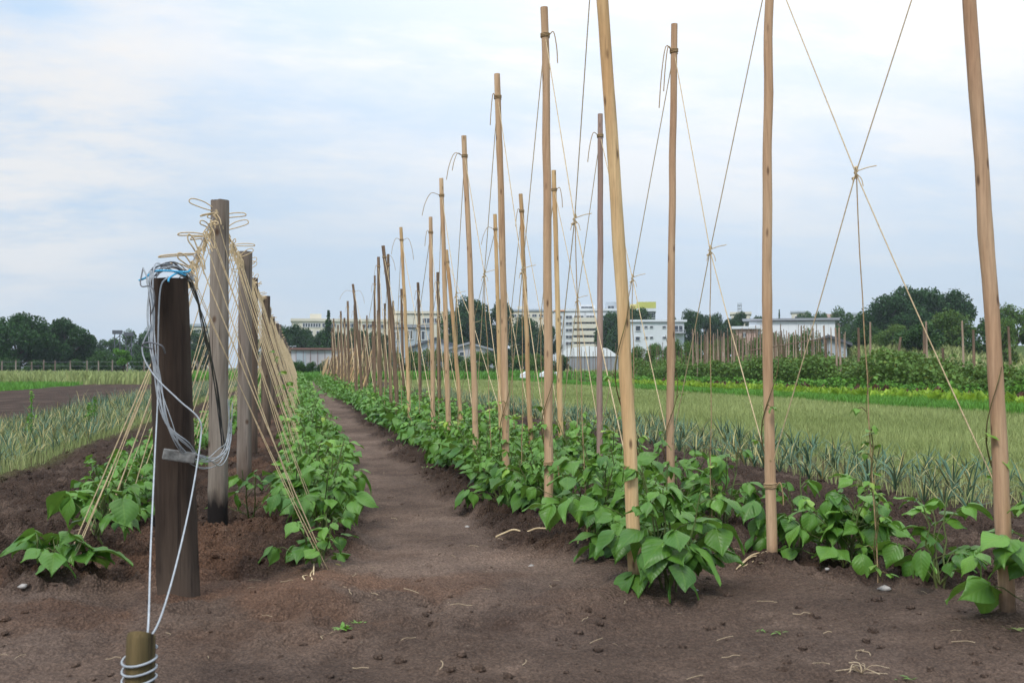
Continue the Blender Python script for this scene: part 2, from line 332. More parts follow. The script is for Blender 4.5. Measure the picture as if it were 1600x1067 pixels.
# ---------------------------------------------------------------- ground
def hedge_rows(x): return sum(np.exp(-((x-c)/0.13)**2) for c in (-0.80, 0.08, 1.12, 1.72))
def pathmask(x, y):
    e = (fbm(x, y, 2.3, 3, 5)-0.5)*0.30
    near = 1-sst(2.9, 4.2, y)          # the trodden patch widens where the rows begin
    hw = 0.27+near*1.7
    c = 0.53-near*0.2
    return 1-sst(hw-0.06, hw+0.10, np.abs(x-c)+e)
FEET = []
for X_, bx in ((1.12, 993), (1.12, 857), (1.12, 792), (1.72, 1204), (1.72, 1046), (1.72, 936)):
    p = atd(bx, onrow(X_, bx)); FEET.append((p.x, p.y))
p = atd(1571, 3.06); FEET.append((p.x, p.y))
def relief(x, y):
    pm = pathmask(x, y)
    far = sst(12, 40, y)
    inner = (1-sst(3.0, 3.4, x))*(sst(-2.1, -1.8, x))
    cl = np.abs(fbm(x, y, 7.0, 4, 11, 0.62)-0.5)*2
    b = fbm(x, y, 17.0, 4, 23, 0.6)
    z = (fbm(x, y, 1.1, 3, 3)-0.5)*0.045
    z = z+(1-pm)*inner*(1-far)*(0.095*(0.30-cl)+0.075*(b-0.45)+0.050*(np.abs(fbm(x, y, 24.0, 3, 83, 0.6)-0.5)*-2+0.25))
    z = z+pm*(0.016*(b-0.5)+0.012*(cl-0.3))
    rowfade = sst(2.9, 3.5, y)
    z = z+hedge_rows(x)*0.035*rowfade - pm*0.012*rowfade
    # loose heap round the foot of the first post, and ruts in front of it
    hx, hy = -0.33, 3.36
    d = np.hypot((x-hx)/0.34, (y-hy)/0.20)
    z = z+np.exp(-d**2)*0.022*(0.55+1.0*fbm(x, y, 9, 4, 31, 0.6))
    lump = np.abs(fbm(x, y, 5.2, 4, 51, 0.6)-0.5)*2
    z = z+np.exp(-(np.hypot((x-0.05)/1.0, (y-3.15)/0.36))**2)*0.10*(0.28-lump)
    # crumbs pressed into every surface, and soil pushed up round the stake feet
    nf = 1-sst(5.5, 8, y)
    cr = np.maximum(0, vnoise(x*34, y*34, 91)-.55)*0.030+np.maximum(0, vnoise(x*19+3, y*19, 92)-.62)*0.055+np.maximum(0, vnoise(x*62, y*62, 93)-.5)*0.012
    z = z+nf*cr*(0.42+0.9*(1-pm))*(1-sst(3.2, 3.6, x))*(0.35+1.3*sst(.35, .65, fbm(x, y, 1.7, 3, 95)))
    for ax, ay in FEET: z = z+0.022*np.exp(-((x-ax)**2+(y-ay)**2)/0.055**2)*(0.5+vnoise(x*30, y*30, 7))
    return z
def bank(x, y):                        # low embankment behind the right hand gardens
    d = x*sY+y*cY; l = x*cY-y*sY
    return 2.35*sst(58, 78, d)*sst(4, 34, l)+0.0
def axis(segs):
    o = [segs[0][0]]
    for a, b, s0, s1 in segs:
        n = max(2, int((b-a)/((s0+s1)/2))); t = np.linspace(0, 1, n+1)[1:]
        r = s0/s1; c = t if abs(s0-s1) < 1e-6 else (np.power(s1/s0, t)-1)/(s1/s0-1)
        o += list(a+(b-a)*c)
    return np.array(o)
gx = axis([(-600, -60, 70, 10), (-60, -12, 3, 0.4), (-12, -3, 0.3, 0.08), (-3, -1.9, 0.06, 0.018), (-1.9, -1.5, 0.015, 0.012), (-1.5, 2.7, 0.011, 0.011), (2.7, 3.3, 0.012, 0.018), (3.3, 6, 0.02, 0.10), (6, 25, 0.12, 0.5), (25, 90, 1, 6), (90, 600, 10, 70)])
gy = axis([(-60, 0, 12, 0.4), (0, 1.7, 0.3, 0.05), (1.7, 4.6, 0.010, 0.012), (4.6, 9, 0.014, 0.045), (9, 20, 0.05, 0.25), (20, 60, 0.3, 1.2), (60, 140, 1.5, 6), (140, 700, 12, 80)])
X, Y = np.meshgrid(gx, gy); Z = relief(X, Y)+bank(X, Y)
# the trodden path's own sheet lies over this hollow
def path_z(x, y): return relief(x, y)+0.012*(pathmask(x, y)-0.55)
def ground_z(x, y): return float(relief(np.array([x]), np.array([y]))[0]+bank(np.array([x]), np.array([y]))[0])
nx, ny = len(gx), len(gy); vb = VB()
I, J = np.meshgrid(np.arange(nx-1), np.arange(ny-1)); a = (J*nx+I).ravel()
vb.add(np.stack([X, Y, Z], -1).reshape(-1, 3), np.stack([a, a+1, a+nx+1, a+nx], 1))
g = vb.build('ground', M['soil']); tag(g, kind='structure')
def zone_attr(ob, X, Y, pathy=False):
    x, y = X.ravel(), Y.ravel(); n = (fbm(x, y, 0.9, 3, 71)-0.5); e = n*0.5
    dark = np.array([0.086, 0.057, 0.043]); trod = np.array([0.262, 0.186, 0.145]); red = np.array([0.205, 0.110, 0.068])
    C = np.tile(dark, (len(x), 1))
    def put(m, c):
        m = m[:, None]; C[:] = C*(1-m)+np.array(c)*m
    put(pathmask(x, y)*(0.45+0.55*sst(0.3, 0.7, fbm(x, y, 1.4, 3, 44)))*(1-.42*(1-sst(2.9, 4.2, y))), trod)
    put(pathmask(x, y)*sst(.5, .68, fbm(x, y, 2.7, 4, 144, .6))*0.35, dark*1.2)
    put(sst(.56, .70, fbm(x, y, 4.3, 4, 145, .6))*0.35, trod)
    put(np.exp(-(np.hypot((x+0.15)/1.1, (y-3.5)/0.5))**2)*sst(0.42, 0.62, fbm(x, y, 3.1, 3, 9))*0.7, red)
    put(np.exp(-(((x+0.36)/0.3)**2))*sst(3.3, 3.8, y)*sst(0.40, 0.6, fbm(x, y, 2.2, 3, 19))*0.6, red)
    bed = (1-sst(-1.95, -1.75, x+e*0.5))*sst(-3.8, -3.6, x+e*.5)
    put(bed*0.7, (0.13, 0.13, 0.05))
    put((1-sst(-9.0, -8.7, x+e))*(1-sst(44, 46, y+e*6)), (0.08, 0.19, 0.035))
    put((1-sst(-5.7, -5.6, x+e))*sst(46, 48, y+e*6), (0.20, 0.19, 0.08))
    put(1-sst(-13, -12, x+e*3), (0.20, 0.20, 0.08))
    put(sst(3.5, 3.9, x+e*0.7)*0.35, (0.12, 0.12, 0.05))
    put(sst(4.2, 4.6, x+e), (0.19, 0.23, 0.07))
    put(sst(10.4, 10.8, x+e)*(1-sst(13.6, 14.2, x+e)), (0.09, 0.19, 0.035))
    put(sst(13.6, 14.2, x+e), (0.10, 0.10, 0.04))
    put(sst(19, 21, x+e), (0.26, 0.21, 0.09))
    put(sst(54, 58, y+e*8), (0.13, 0.17, 0.055))
    put(sst(58, 66, x*sY+y*cY), (0.10, 0.15, 0.045))
    at = ob.data.attributes.new('zone', 'FLOAT_COLOR', 'POINT')
    at.data.foreach_set('color', np.hstack([C, np.ones((len(x), 1))]).ravel())
zone_attr(g, X, Y)
# path: a trodden sheet whose ragged edges dip under the loose soil
px_ = np.arange(-0.10, 1.16, 0.012); py_ = axis([(3.0, 6.5, 0.011, 0.02), (6.5, 16, 0.03, 0.12), (16, 56, 0.15, 1.0)])
PX, PY = np.meshgrid(px_, py_); PZ = relief(PX, PY)+0.016*(pathmask(PX, PY)*sst(3.0, 3.5, PY)-0.62)
vb = VB(); nx2, ny2 = len(px_), len(py_); I, J = np.meshgrid(np.arange(nx2-1), np.arange(ny2-1)); a = (J*nx2+I).ravel()
vb.add(np.stack([PX, PY, PZ], -1).reshape(-1, 3), np.stack([a, a+1, a+nx2+1, a+nx2], 1))
p_ = vb.build('path', M['soil']); tag(p_, kind='structure'); zone_attr(p_, PX, PY)
# clods of soil
def blob(vb, c, r, rg, fl=0.7, t=0.0):
    n, k = 5, 7; V = []; 
    ph = np.linspace(0, math.pi, n); th = np.linspace(0, 2*math.pi, k, endpoint=False)
    q = 1+rg.normal(0, 0.16, (n, k)); q[0] = q[0, 0]; q[-1] = q[-1, 0]
    P = np.stack([q*np.sin(ph)[:, None]*np.cos(th), q*np.sin(ph)[:, None]*np.sin(th)*rg.uniform(.7, 1.2), q*fl*np.cos(ph)[:, None]*np.ones(k)], -1)*r+np.array(c)
    I = np.arange(n-1)[:, None]*k; J = np.arange(k)[None]
    vb.add(P.reshape(-1, 3), np.stack([I+J, I+k+J, I+k+(J+1) % k, I+(J+1) % k], -1).reshape(-1, 4), None, t)
rg = np.random.default_rng(5); vb = VB()
y = 1.9+rg.random(26000)**1.5*8; x = rg.uniform(-2.2, 3.6, 26000); k = rg.random(26000) > pathmask(x, y)*0.72; x, y = x[k], y[k]
z = relief(x, y); rr_ = 0.0022+0.015*rg.random(len(x))**8
for a, b, c, r_ in zip(x, y, z, rr_): blob(vb, (a, b, c+r_*.15), r_, rg)
co = vb.build('soil_clods', M['soil']); tag(co, 'loose crumbs and clods of dark soil scattered over the bed', 'soil clods', kind='stuff')
cc = np.zeros(len(co.data.vertices)*3); co.data.vertices.foreach_get('co', cc); cc = cc.reshape(-1, 3); zone_attr(co, cc[:, 0], cc[:, 1])
# ---------------------------------------------------------------- wooden stakes of the right hand trellis
def pole_pts(top, bend, n=12, z0=-0.12, rnd=None):
    o = []
    for i in range(n+1):
        s = i/n; z = z0+(top.z-z0)*s; q = max(0, z)/top.z
        o.append(Vector((top.x*q+bend*math.sin(math.pi*q), top.y*q, z)))
    return o
def atz_on(pts, z):
    for a, b in zip(pts, pts[1:]):
        if b.z >= z: return a.lerp(b, (z-a.z)/(b.z-a.z))
    return pts[-1]
def binding(parent, c, r, z, turns, tails, rr=0.0028, seed=0, mt='bind'):
    rd = random.Random(seed); vb = VB(); P = []
    for i in range(turns*10+1):
        a = i/10*2*math.pi; P.append((c.x+(r+rr*0.8)*math.cos(a), c.y+(r+rr*0.8)*math.sin(a), z+(i/10-turns/2)*rr*2.3+rd.uniform(-1, 1)*rr*0.3))
    tube(vb, P, rr, 5)
    for (dx, dz) in [(a_*.75, b_) for a_, b_ in tails]:
        s = 1 if dx > 0 else -1; q = Vector((c.x+s*r*0.9, c.y-r*0.55, z))
        tube(vb, spline([q, q+Vector((dx*0.5, -0.01, 0.012)), q+Vector((dx*0.85, -0.015, dz*0.45)), q+Vector((dx, -0.01, dz))], 4), rr*0.9, 5)
    return child(parent, vb.build('twine_binding', M[mt], parent))
STAKES = {1: [], 2: []}
def stake(row, X, bx, topx, H, r=0.026, bend=0.0, old=False, look=None, depth=None, tails=((-0.05, -0.12),), n=None):
    t = onrow(X, bx) if depth is None else depth; r *= 0.78
    b = atd(bx, t); tp = atd(topx, t, H)
    k = len(STAKES[row])+1
    rw = 'path-side' if row == 1 else 'outer'
    lab = look or ('%s stake from the front in the %s stake row' % (ordw(k), rw))
    e = empty('wooden_stake', (b.x, b.y, 0), lab, 'stake', 'tall stakes of the right hand bean trellis')
    rd = random.Random(k*7+row); rel = Vector((tp.x-b.x, tp.y-b.y, H)); pts = pole_pts(rel, bend)
    vb = VB(); rs = [r*(1.06-0.22*i/12+rd.uniform(-.03, .03)) for i in range(13)]
    pts = [p+Vector((rd.uniform(-.0025, .0025), rd.uniform(-.0025, .0025), 0)) for p in pts]
    pts = spline(pts, 3); rs = list(np.interp(np.linspace(0, 12, len(pts)), np.arange(13), rs)); rs = [q_*(1+rd.uniform(-.012, .012)+(.05 if rd.random() < .07 else 0)) for q_ in rs]
    tube(vb, pts, rs, 14, mcap=1)
    wm = 'oldstake' if old else {857: 'fresh_red', 792: 'fresh_red', 745: 'fresh_red', 703: 'fresh_red', 1204: 'fresh_red', 1046: 'fresh_red', 1571: 'fresh_red', 936: 'fresh_mauve', 678: 'fresh_red'}.get(bx, 'fresh')
    child(e, vb.build('shaft', [M[wm], M['endgrain']], e))
    zt = H-0.13; c = atz_on(pts, zt); binding(e, c, r*0.9, zt, 3, tails, seed=k)
    zl = 0.36; c2 = atz_on(pts, zl)
    if bx in (1204, 857, 1571): binding(e, atz_on(pts, .31 if bx != 1571 else .20), r*1.05, .31 if bx != 1571 else .20, 3, ((0.03, -0.07),), seed=k+50)
    w_ = lambda v: Vector((b.x+v.x, b.y+v.y, v.z))
    STAKES[row].append((w_(c), w_(c2), t, e)); return e
fz = 'path-side'
stake(1, 1.12, 993, 928, 2.42, 0.029, 0.012, look='thick pale yellow stake leaning left, front stake of the path-side row')
stake(1, 1.12, 857, 851, 2.40, 0.026, 0.006, look='upright reddish brown stake behind the thick pale one, wrapped in twine near its top', tails=((0.05, -0.13),))
stake(1, 1.12, 792, 776, 2.36, 0.025, 0.008, tails=((-0.04, -0.16),))
stake(1, 1.12, 745, 724, 2.23, 0.024, 0.010, tails=((-0.14, -0.16), (-0.09, -0.10)))
stake(1, 1.12, 703, 689, 2.17, 0.024, 0.0, tails=((-0.18, -0.16),))
stake(1, 1.12, 678, 672, 2.01, 0.024, 0.0)
stake(1, 1.12, 641, 626, 2.17, 0.024, 0.006, tails=((-0.12, -0.15), (0.14, -0.2)))
stake(1, 1.12, 622, 598, 2.13, 0.030, 0.03, True, look='crooked dark weathered stake leaning left in the path-side row', tails=((0.14, -0.15),))
stake(1, 1.12, 612, 606, 2.12, 0.026, 0.0, True)
stake(1, 1.12, 597, 591, 2.24, 0.030, -0.01, True)
stake(1, 1.12, 586, 585, 2.10, 0.022, 0.0, True)
stake(1, 1.12, 567, 551, 2.20, 0.032, 0.02, True, look='dark weathered stake leaning left, tallest at the far end of the path-side row', tails=((-0.3, -0.15), (0.22, -0.2)))
for bx, tx, H in ((557, 554, 1.95), (546, 543, 2.2), (541, 538, 1.9), (536, 532, 2.15), (530, 528, 1.9), (524.5, 521, 2.2), (520, 518.5, 2.0)):
    stake(1, 1.12, bx, tx, H, 0.036, 0.0, True)
stake(2, 2.07, 1571, 1500, 2.42, 0.0285, 0.012, look='stout pinkish stake at the right edge, nearest stake of the outer row', depth=3.06)
stake(2, 1.72, 1204, 1209, 2.40, 0.025, -0.018, look='upright stake with a twine tie near its foot, right of the picture centre')
stake(2, 1.72, 1046, 1056, 2.38, 0.024, -0.004, tails=((-0.06, -0.20), (-0.09, -0.28)))
stake(2, 1.72, 936, 939, 2.23, 0.023, 0.0, look='greyish mauve stake, fourth from the front in the outer stake row', tails=((-0.09, -0.16),))
stake(2, 1.72, 878, 866, 2.06, 0.023, 0.0, tails=((0.05, -0.12),))
stake(2, 1.72, 831, 814, 2.05, 0.023, 0.0)
stake(2, 1.72, 783, 773, 2.07, 0.024, 0.005, tails=((-0.15, -0.14),))
stake(2, 1.72, 722, 697, 2.00, 0.028, 0.01)
for bx, tx, H in ((687, 684, 1.92), (658, 653, 1.95), (631, 627, 2.04), (617, 614, 1.94), (604, 601, 2.0), (592, 590, 1.97), (584, 582, 1.8), (575, 573, 2.03), (570, 568, 1.85), (564, 562, 2.05), (557, 555, 1.95), (550, 549, 1.9)):
    stake(2, 1.72, bx, tx, H, 0.030, 0.0, True)
# short leaning stakes where the rows meet the field's far end
rd = random.Random(3); LS = []
for i in range(46):
    y = 24+i*0.64; x = 1.06 if i % 2 == 0 else 1.55
    e = empty('short_stake', (x+rd.uniform(-.05, .05), y, 0), '%s from the front of the short leaning stakes ending the right rows' % ordw(i+1), 'stake', 'short leaning stakes at the far end of the rows')
    vb = VB(); tube(vb, [(0, 0, -0.05), (rd.uniform(.28, .46), rd.uniform(-.1, .1), rd.uniform(1.05, 1.28))], [0.030, 0.022], 6, mcap=0)
    child(e, vb.build('shaft', M['oldstake' if rd.random() < .4 else 'fresh'], e))
    vb = VB(); tube(vb, [(0.02, 0.1, 1.1), (0.1, 0.12, 0.6), (0.2, 0.2, 0.0)], 0.005, 4); child(e, vb.build('twine', M['twine'], e))
# crossed twine between neighbouring stakes
def sag(a, b, k=0.0, n=6):
    return [a.lerp(b, i/n)-Vector((0, 0, k*math.sin(math.pi*i/n))) for i in range(n+1)]
OFFS = {(2, 0): (-.03, 0, .15), (2, 1): (-.025, 0, -.11), (2, 2): (0, 0, -.09), (1, 0): (0, 0, -.04)}
def cross(row, i):
    (a1, a0, ta, _), (b1, b0, tb, _) = STAKES[row][i], STAKES[row][i+1]
    q = 0.5+random.Random(i+row).uniform(-.04, .04); m = (a1.lerp(b0, q)+b1.lerp(a0, q))/2; m = m+Vector(OFFS.get((row, i), (0, 0, 0)))
    rw = 'path-side' if row == 1 else 'outer'
    e = empty('crossed_twine', m, 'crossed twine between the %s and %s stakes, %s row' % (ordw(i+1), ordw(i+2), rw), 'twine', 'crossed twines between the tall stakes')
    rr = 0.0017+0.00012*ta
    for p, q_ in ((a1, b0), (b1, a0)):
        vb = VB(); tube(vb, sag(p-m, Vector((0, 0, 0)))+sag(Vector((0, 0, 0)), q_-m, 0.01)[1:], rr, 5); child(e, vb.build('diagonal_twine', M['twine'], e))
    vb = VB(); rd = random.Random(i)
    tube(vb, [(-.012, 0, -.02), (0.008, .006, -.01), (-.006, -.006, 0), (.006, .004, .012), (0, 0, .022)], 0.0055, 6)
    for s in (-1, 1):
        tube(vb, spline([(0, 0, 0.005), (s*0.02+0.015, -.01, .018), (s*0.035+0.03, -.02, .012+s*.012)], 4), 0.0018, 5)
        tube(vb, spline([(0, 0, 0.0), (s*0.014, -.01, -.02), (s*0.02, -.012, -.045)], 4), 0.0016, 5)
    if ta < 14: child(e, vb.build('knot', M['twine'], e))
    g0 = Vector(((a0.x+b0.x)/2+rd.uniform(-.02, .02), (a0.y+b0.y)/2, 0.03))
    vb = VB(); P = sag(Vector((0, 0, 0)), g0-m, 0.0, 10); P = [p+Vector((rd.uniform(-.004, .004), 0, 0)) for p in P]
    tube(vb, P, rr, 5); child(e, vb.build('drop_twine', M['bind'], e))
    return m, g0
DROPS = []
for row in (1, 2):
    for i in range(len(STAKES[row])-1):
        DROPS.append(cross(row, i)+(row, i))
# ---------------------------------------------------------------- left hand trellis
def post(X, Y, H, r, mt, lab, lean=0.0, chip=False):
    e = empty('wooden_post', (X, Y, 0), lab, 'post', 'posts of the left hand twine trellis'); vb = VB(); rd = random.Random(int(Y*10))
    n = 40; pts = [(lean*i/n+rd.uniform(-.001, .001), 0, -0.15+(H+0.15)*i/n) for i in range(n+1)]; rs = [r*(1.04-0.10*i/n+rd.uniform(-.007, .007)) for i in range(n+1)]
    tube(vb, pts, rs, 40, mcap=1)
    for q in range(len(vb.V)):       # grooves along the grain and an uneven sawn top
        V = vb.V[q]; a = np.arctan2(V[:, 1], V[:, 0]-lean*V[:, 2]/H); g_ = vnoise(a*4.5+9, V[:, 2]*1.3+Y, int(Y*7)); g2 = np.maximum(0, vnoise(a*9+30, V[:, 2]*2.2+Y, 5)-.72)
        k = 1+0.07*(g_-.5)-0.5*g2*0.35; V[:, 0] = lean*V[:, 2]/H+(V[:, 0]-lean*V[:, 2]/H)*k; V[:, 1] *= k
        V[:, 2] += (V[:, 2] > H-.01)*0.008*(vnoise(a*2+4, a*0+Y, 8)-.5); child(e, vb.build('post_shaft', [M[mt], M['endgrain']], e)); return e
p1 = gnd(285, 932)
P1 = post(p1.x, p1.y, 1.035, 0.065, 'tar', 'short thick tarred black post draped with grey wires, front post of the left trellis', lean=-0.045)
p2 = gnd(342, 826)
P2 = post(p2.x, p2.y, 1.52, 0.044, 'grey', 'tall grey weathered post with a blackened foot right behind the tarred post')
M['charpost'] = M['grey'].copy(); q = MN(M['charpost']); old = q.b.inputs['Base Color'].links[0].from_socket
sp3 = q.n('ShaderNodeSeparateXYZ'); q.l(q.coord(), sp3.inputs[0]); zc = q.math('ADD', sp3.outputs[2], q.math('MULTIPLY', q.noise(q.coord(sc=(1, 1, .25)), 26, 3), 0.16))
q.col(q.mix(q.rng(zc, 0.20, 0.27), (0.018, 0.014, 0.013), old)); KIDS[P2.name][0].data.materials[0] = M['charpost']
PY_ = [p2.y]; yy = 6.95
lp = [p2.x]
for i in range(22):
    x = -0.36+random.Random(i).uniform(-.03, .03)
    post(x, yy, 1.50+random.Random(i+9).uniform(-.03, .05), 0.046, 'greydk' if i % 3 else 'grey', '%s post from the front in the left trellis' % ordw(i+3))
    PY_.append(yy); lp.append(x); yy += 2.15
# top wire carried by the posts
def wire_z(y):
    if y < p2.y: return 1.02+(1.48-1.02)*(y-p1.y)/(p2.y-p1.y)
    return 1.47-0.02*math.sin((y-p2.y)/2.15*math.pi)**2
vb = VB(); tube(vb, [(-0.38, p1.y, 1.04)]+[(-0.37, y, wire_z(y)) for y in np.arange(p1.y+0.2, 52, 0.5)], 0.002, 5)
tag(vb.build('top_wire', M['wiredk']), 'thin steel wire strung along the tops of the left posts', 'wire')
rd = random.Random(21)
def slant_twine(side, k, y, X1, y1, fancy):
    x0 = -0.37; z0 = wire_z(y); e = None
    sd_ = 'path' if side > 0 else 'far left'
    e = empty('slanting_twine', (x0, y, z0), '%s slanting twine from the front, %s side of the left trellis' % (ordw(k), sd_), 'twine', 'twines slanting from the top wire on the %s side' % sd_)
    g_ = Vector((X1-x0, y1-y, 0.02-z0)); rr = 0.0014+0.00011*y
    vb = VB()
    P_ = sag(Vector((0, 0, 0)), g_, rd.uniform(.0, .035), 8); P_ = [P_[0]]+[p+Vector((0, rd.uniform(-.012, .012), 0)) for p in P_[1:-1]]+[P_[-1]]; tube(vb, spline(P_, 2), rr*rd.uniform(.75, 1.35), 5)
    if k in (1, 4, 9): tube(vb, sag(Vector((0.004, 0.004, -0.03)), g_+Vector((0.012*side, 0.01, 0)), 0.018, 8), rr*0.8, 5)
    child(e, vb.build('twine', M['twine'], e))
    vb = VB()
    if fancy:
        tube(vb, [(0, 0, .012), (.008, .004, 0), (-.007, -.004, -.012), (.007, .002, -.026), (-.004, 0, -.045), (0, 0, -.07)], [0.006, 0.007, 0.006, 0.006, 0.005, 0.003], 6)
        s = rd.choice((-1, 1)) if y > 4.4 else -1; L_ = rd.choice((.025, .03, .05, .07, .10))*rd.uniform(.8, 1.2); u_ = rd.uniform(-.02, .03)
        tube(vb, spline([(0, 0, .0), (s*L_*.5, -.01, .012+u_), (s*L_, -.02, .012+u_*1.5), (s*L_*1.08, -.02, u_*1.2), (s*L_*.6, -.012, -.004+u_*.5), (s*.01, 0, -.006)], 5), 0.0028, 5)
        tube(vb, spline([(0, 0, 0), (-s*.02, -.01, -.03), (-s*rd.uniform(.02, .035), -.015, -rd.uniform(.05, .10))], 5), 0.0028, 5)
    else:
        tube(vb, [(0, 0, .02), (.01, .004, 0), (-.004, 0, -.03)], 0.007, 5)
        tube(vb, [(0, 0, 0), (rd.uniform(-.06, .07), -.01, rd.uniform(.0, .03))], 0.004, 4)
    child(e, vb.build('knot', M['twine'], e))
LT = []
y = 3.72; k = 1
while y < 50 and k <= 135:
    fancy = y < 9
    d0 = rd.uniform(-.10, .06)
    slant_twine(1, k, y, 0.08+rd.uniform(-.04, .05), y+(-0.02 if k == 1 else d0), fancy); LT.append((1, k, y))
    slant_twine(-1, k, y+0.06, -0.80+rd.uniform(-.06, .05), y+0.06+rd.uniform(-.15, .02)-(0.10 if k < 2 else 0), fancy)
    y += rd.uniform(.24, .36) if y < 7 else rd.uniform(.24, .30) if y < 12 else rd.uniform(.30, .40); k += 1
# ---------------------------------------------------------------- wires on the first post and the short stake in front
sp_ = atd(222, 2.10); STK = empty('short_stake', (sp_.x, sp_.y, 0), 'short mossy round stake in the left foreground wound with grey wire', 'stake')
vb = VB(); tube(vb, [(0, 0, -0.1), (0.001, 0, 0.1), (0.002, 0, 0.15), (0.003, 0, 0.201), (0.0032, 0.001, 0.2025)], [0.030, 0.0285, 0.0292, 0.0282, 0.0272], 24, mcap=1)
child(STK, vb.build('stake_shaft', [M['peg'], M['pegtop']], STK))
t1, t2 = 3.25, 2.10
def T(px, py, t): return tuple(atz(px, py, t))
GW = []
vb = VB(); r_w = 0.0024
tube(vb, spline([T(262, 432, 3.26), T(250, 450, 3.23), T(247, 520, 3.21), T(247, 620, 3.2), T(243, 720, 3.0), T(238, 860, 2.6), T(236, 960, 2.2), T(233, 1000, 2.12)], 8), r_w, 6)
gw = vb.build('guy_wire', M['wire']); tag(gw, 'straight pale grey wire running from the tarred post top down to the short stake', 'wire')
vb = VB()
tube(vb, spline([T(222, 418, 3.2), T(230, 440, 3.19), T(237, 500, 3.16), T(222, 545, 3.16), T(240, 585, 3.14), T(280, 625, 3.12), T(312, 655, 3.12), T(314, 690, 3.1), T(300, 780, 2.95), T(278, 880, 2.6), T(255, 960, 2.25), T(236, 995, 2.13), T(226, 1000, 2.1), T(212, 992, 2.08)], 8), r_w, 6)
gw = vb.build('guy_wire', M['wire']); tag(gw, 'looping pale grey wire crossing the tarred post and ending on the short stake', 'wire')
vb = VB(); P = []
for i in range(64):
    a = i/64*3.2*2*math.pi; z = 0.170-0.062*(i/64)+0.009*math.sin(a*1.0+1)
    P.append((sp_.x+0.0335*math.cos(a), sp_.y+0.0335*math.sin(a), z))
tube(vb, P, 0.0026, 6); tag(vb.build('coiled_wire', M['wire']), 'grey wire coiled three times round the short mossy stake', 'wire')
# bundle over the post top, down its left side and across to the second post
rd = random.Random(8)
vb = VB(); WB = empty('wire_bundle', (p1.x-0.05, p1.y, 1.04), 'tangled bundle of thin grey wires hung over the tarred post', 'wires')
loc = Vector(WB.location)
def rel(P): return [Vector(p)-loc for p in P]
for i in range(8):
    j = lambda s: rd.uniform(-s, s)
    P = [T(300+j(6), 436+j(4), 3.40), T(275+j(5), 420+j(10), 3.33), T(250+j(6), 414+j(6), 3.24), T(233+j(6), 428+j(6), 3.2), T(235+j(6), 480, 3.18), T(238+j(6), 540+j(8), 3.16), T(248+j(7), 600, 3.16), T(266+j(8), 660, 3.15), T(290+j(10), 700+j(10), 3.2), T(318+j(8), 722+j(10), 3.4), T(345+j(6), 715+j(14), 4.2), T(358+j(4), 690+j(10), 4.5), T(360+j(4), 640+j(20), 4.5)]
    tube(vb, rel(spline(P, 6)), 0.0014 if i % 3 else 0.0021, 5)
child(WB, vb.build('hanging_wires', M['wire'], WB))
vb = VB()
for i in range(5):
    j = lambda s: rd.uniform(-s, s)
    P = [T(236+j(8), 428+j(8), 3.2), T(262+j(6), 412+j(6), 3.3), T(285+j(5), 428, 3.36), T(303+j(4), 455+j(4), 3.5), T(322+j(4), 520+j(6), 3.8), T(336+j(5), 600, 4.2), T(350+j(5), 700, 4.52)]
    tube(vb, rel(spline(P, 6)), 0.0020, 5)
for (a_, b_) in (((225, 530), (218, 548)),):
    tube(vb, rel(spline([T(238, 545, 3.14), T(222, 540, 3.12), T(232, 535, 3.11), T(252, 540, 3.1), T(258, 552, 3.12)], 6)), 0.0026, 5)
tube(vb, rel(spline([T(222, 420, 3.2), T(219, 446, 3.18), T(236, 448, 3.15), T(241, 470, 3.15), T(236, 490, 3.16)], 6)), 0.0022, 5)
child(WB, vb.build('dark_wires', M['wiredk'], WB))
vb = VB()
for P in ([T(216, 438, 3.2), T(226, 434, 3.2), T(240, 424, 3.21), T(262, 423, 3.22), T(290, 425, 3.23), T(297, 421, 3.24)], [T(290, 430, 3.24), T(276, 427, 3.23), T(264, 434, 3.2), T(262, 440, 3.19)]):
    tube(vb, spline(P, 6), 0.0032, 6)
tag(vb.build('blue_twine', M['blue']), 'short piece of bright blue twine tied over the tarred post top', 'twine')
# worn wooden clamp nailed to the post
c = atz(281, 712, 3.20); vb = VB(); box(vb, (0, 0, 0), (0.098, 0.02, 0.034)); o = vb.build('clamp', M['clamp'], smooth=False); bv = o.modifiers.new('b', 'BEVEL'); bv.width = 0.004; bv.segments = 2
o.location = c-Vector((p1.x, p1.y, 0)); o.rotation_euler = (0, R(10), 0.1); o.parent = P1
# ---------------------------------------------------------------- bean plants
def leaflet(nu, nv, L_=1.0, W=0.80, fold=0.18, droop=0.25, wav=0.0, rg=None):
    # heart shaped leaflet with a drawn-out tip, lying along +X, folded on its midrib
    v = np.linspace(0, 1, nv); u = np.linspace(-1, 1, nu)
    wv = np.array([0.10, 0.62, 0.92, 1.0, 0.88, 0.66, 0.40, 0.17, 0.0]); wl = np.interp(v, np.linspace(0, 1, 9), wv)*W/2
    UU, VV = np.meshgrid(u, v); WL = np.repeat(wl[:, None], nu, 1)
    x = VV-0.10*np.abs(UU)**1.5*np.exp(-(VV/0.25)**2)*1.0; y = UU*WL
    z = fold*np.abs(y)-droop*VV**2-0.45*droop*(np.abs(UU)**2.2)*WL
    if wav and rg is not None: z = z+wav*np.sin(VV*9+rg.uniform(0, 6))*np.abs(UU)*np.sign(UU+0.01)*0.6+wav*0.5*np.sin(UU*4+rg.uniform(0, 6)+VV*4)
    P = np.stack([x, y, z], -1).reshape(-1, 3)*L_; uv = np.stack([UU*WL/(W/2), VV], -1).reshape(-1, 2)
    a = (np.arange(nv-1)[:, None]*nu+np.arange(nu-1)[None]).ravel()
    return P, np.stack([a, a+nu, a+nu+1, a+1], 1), uv
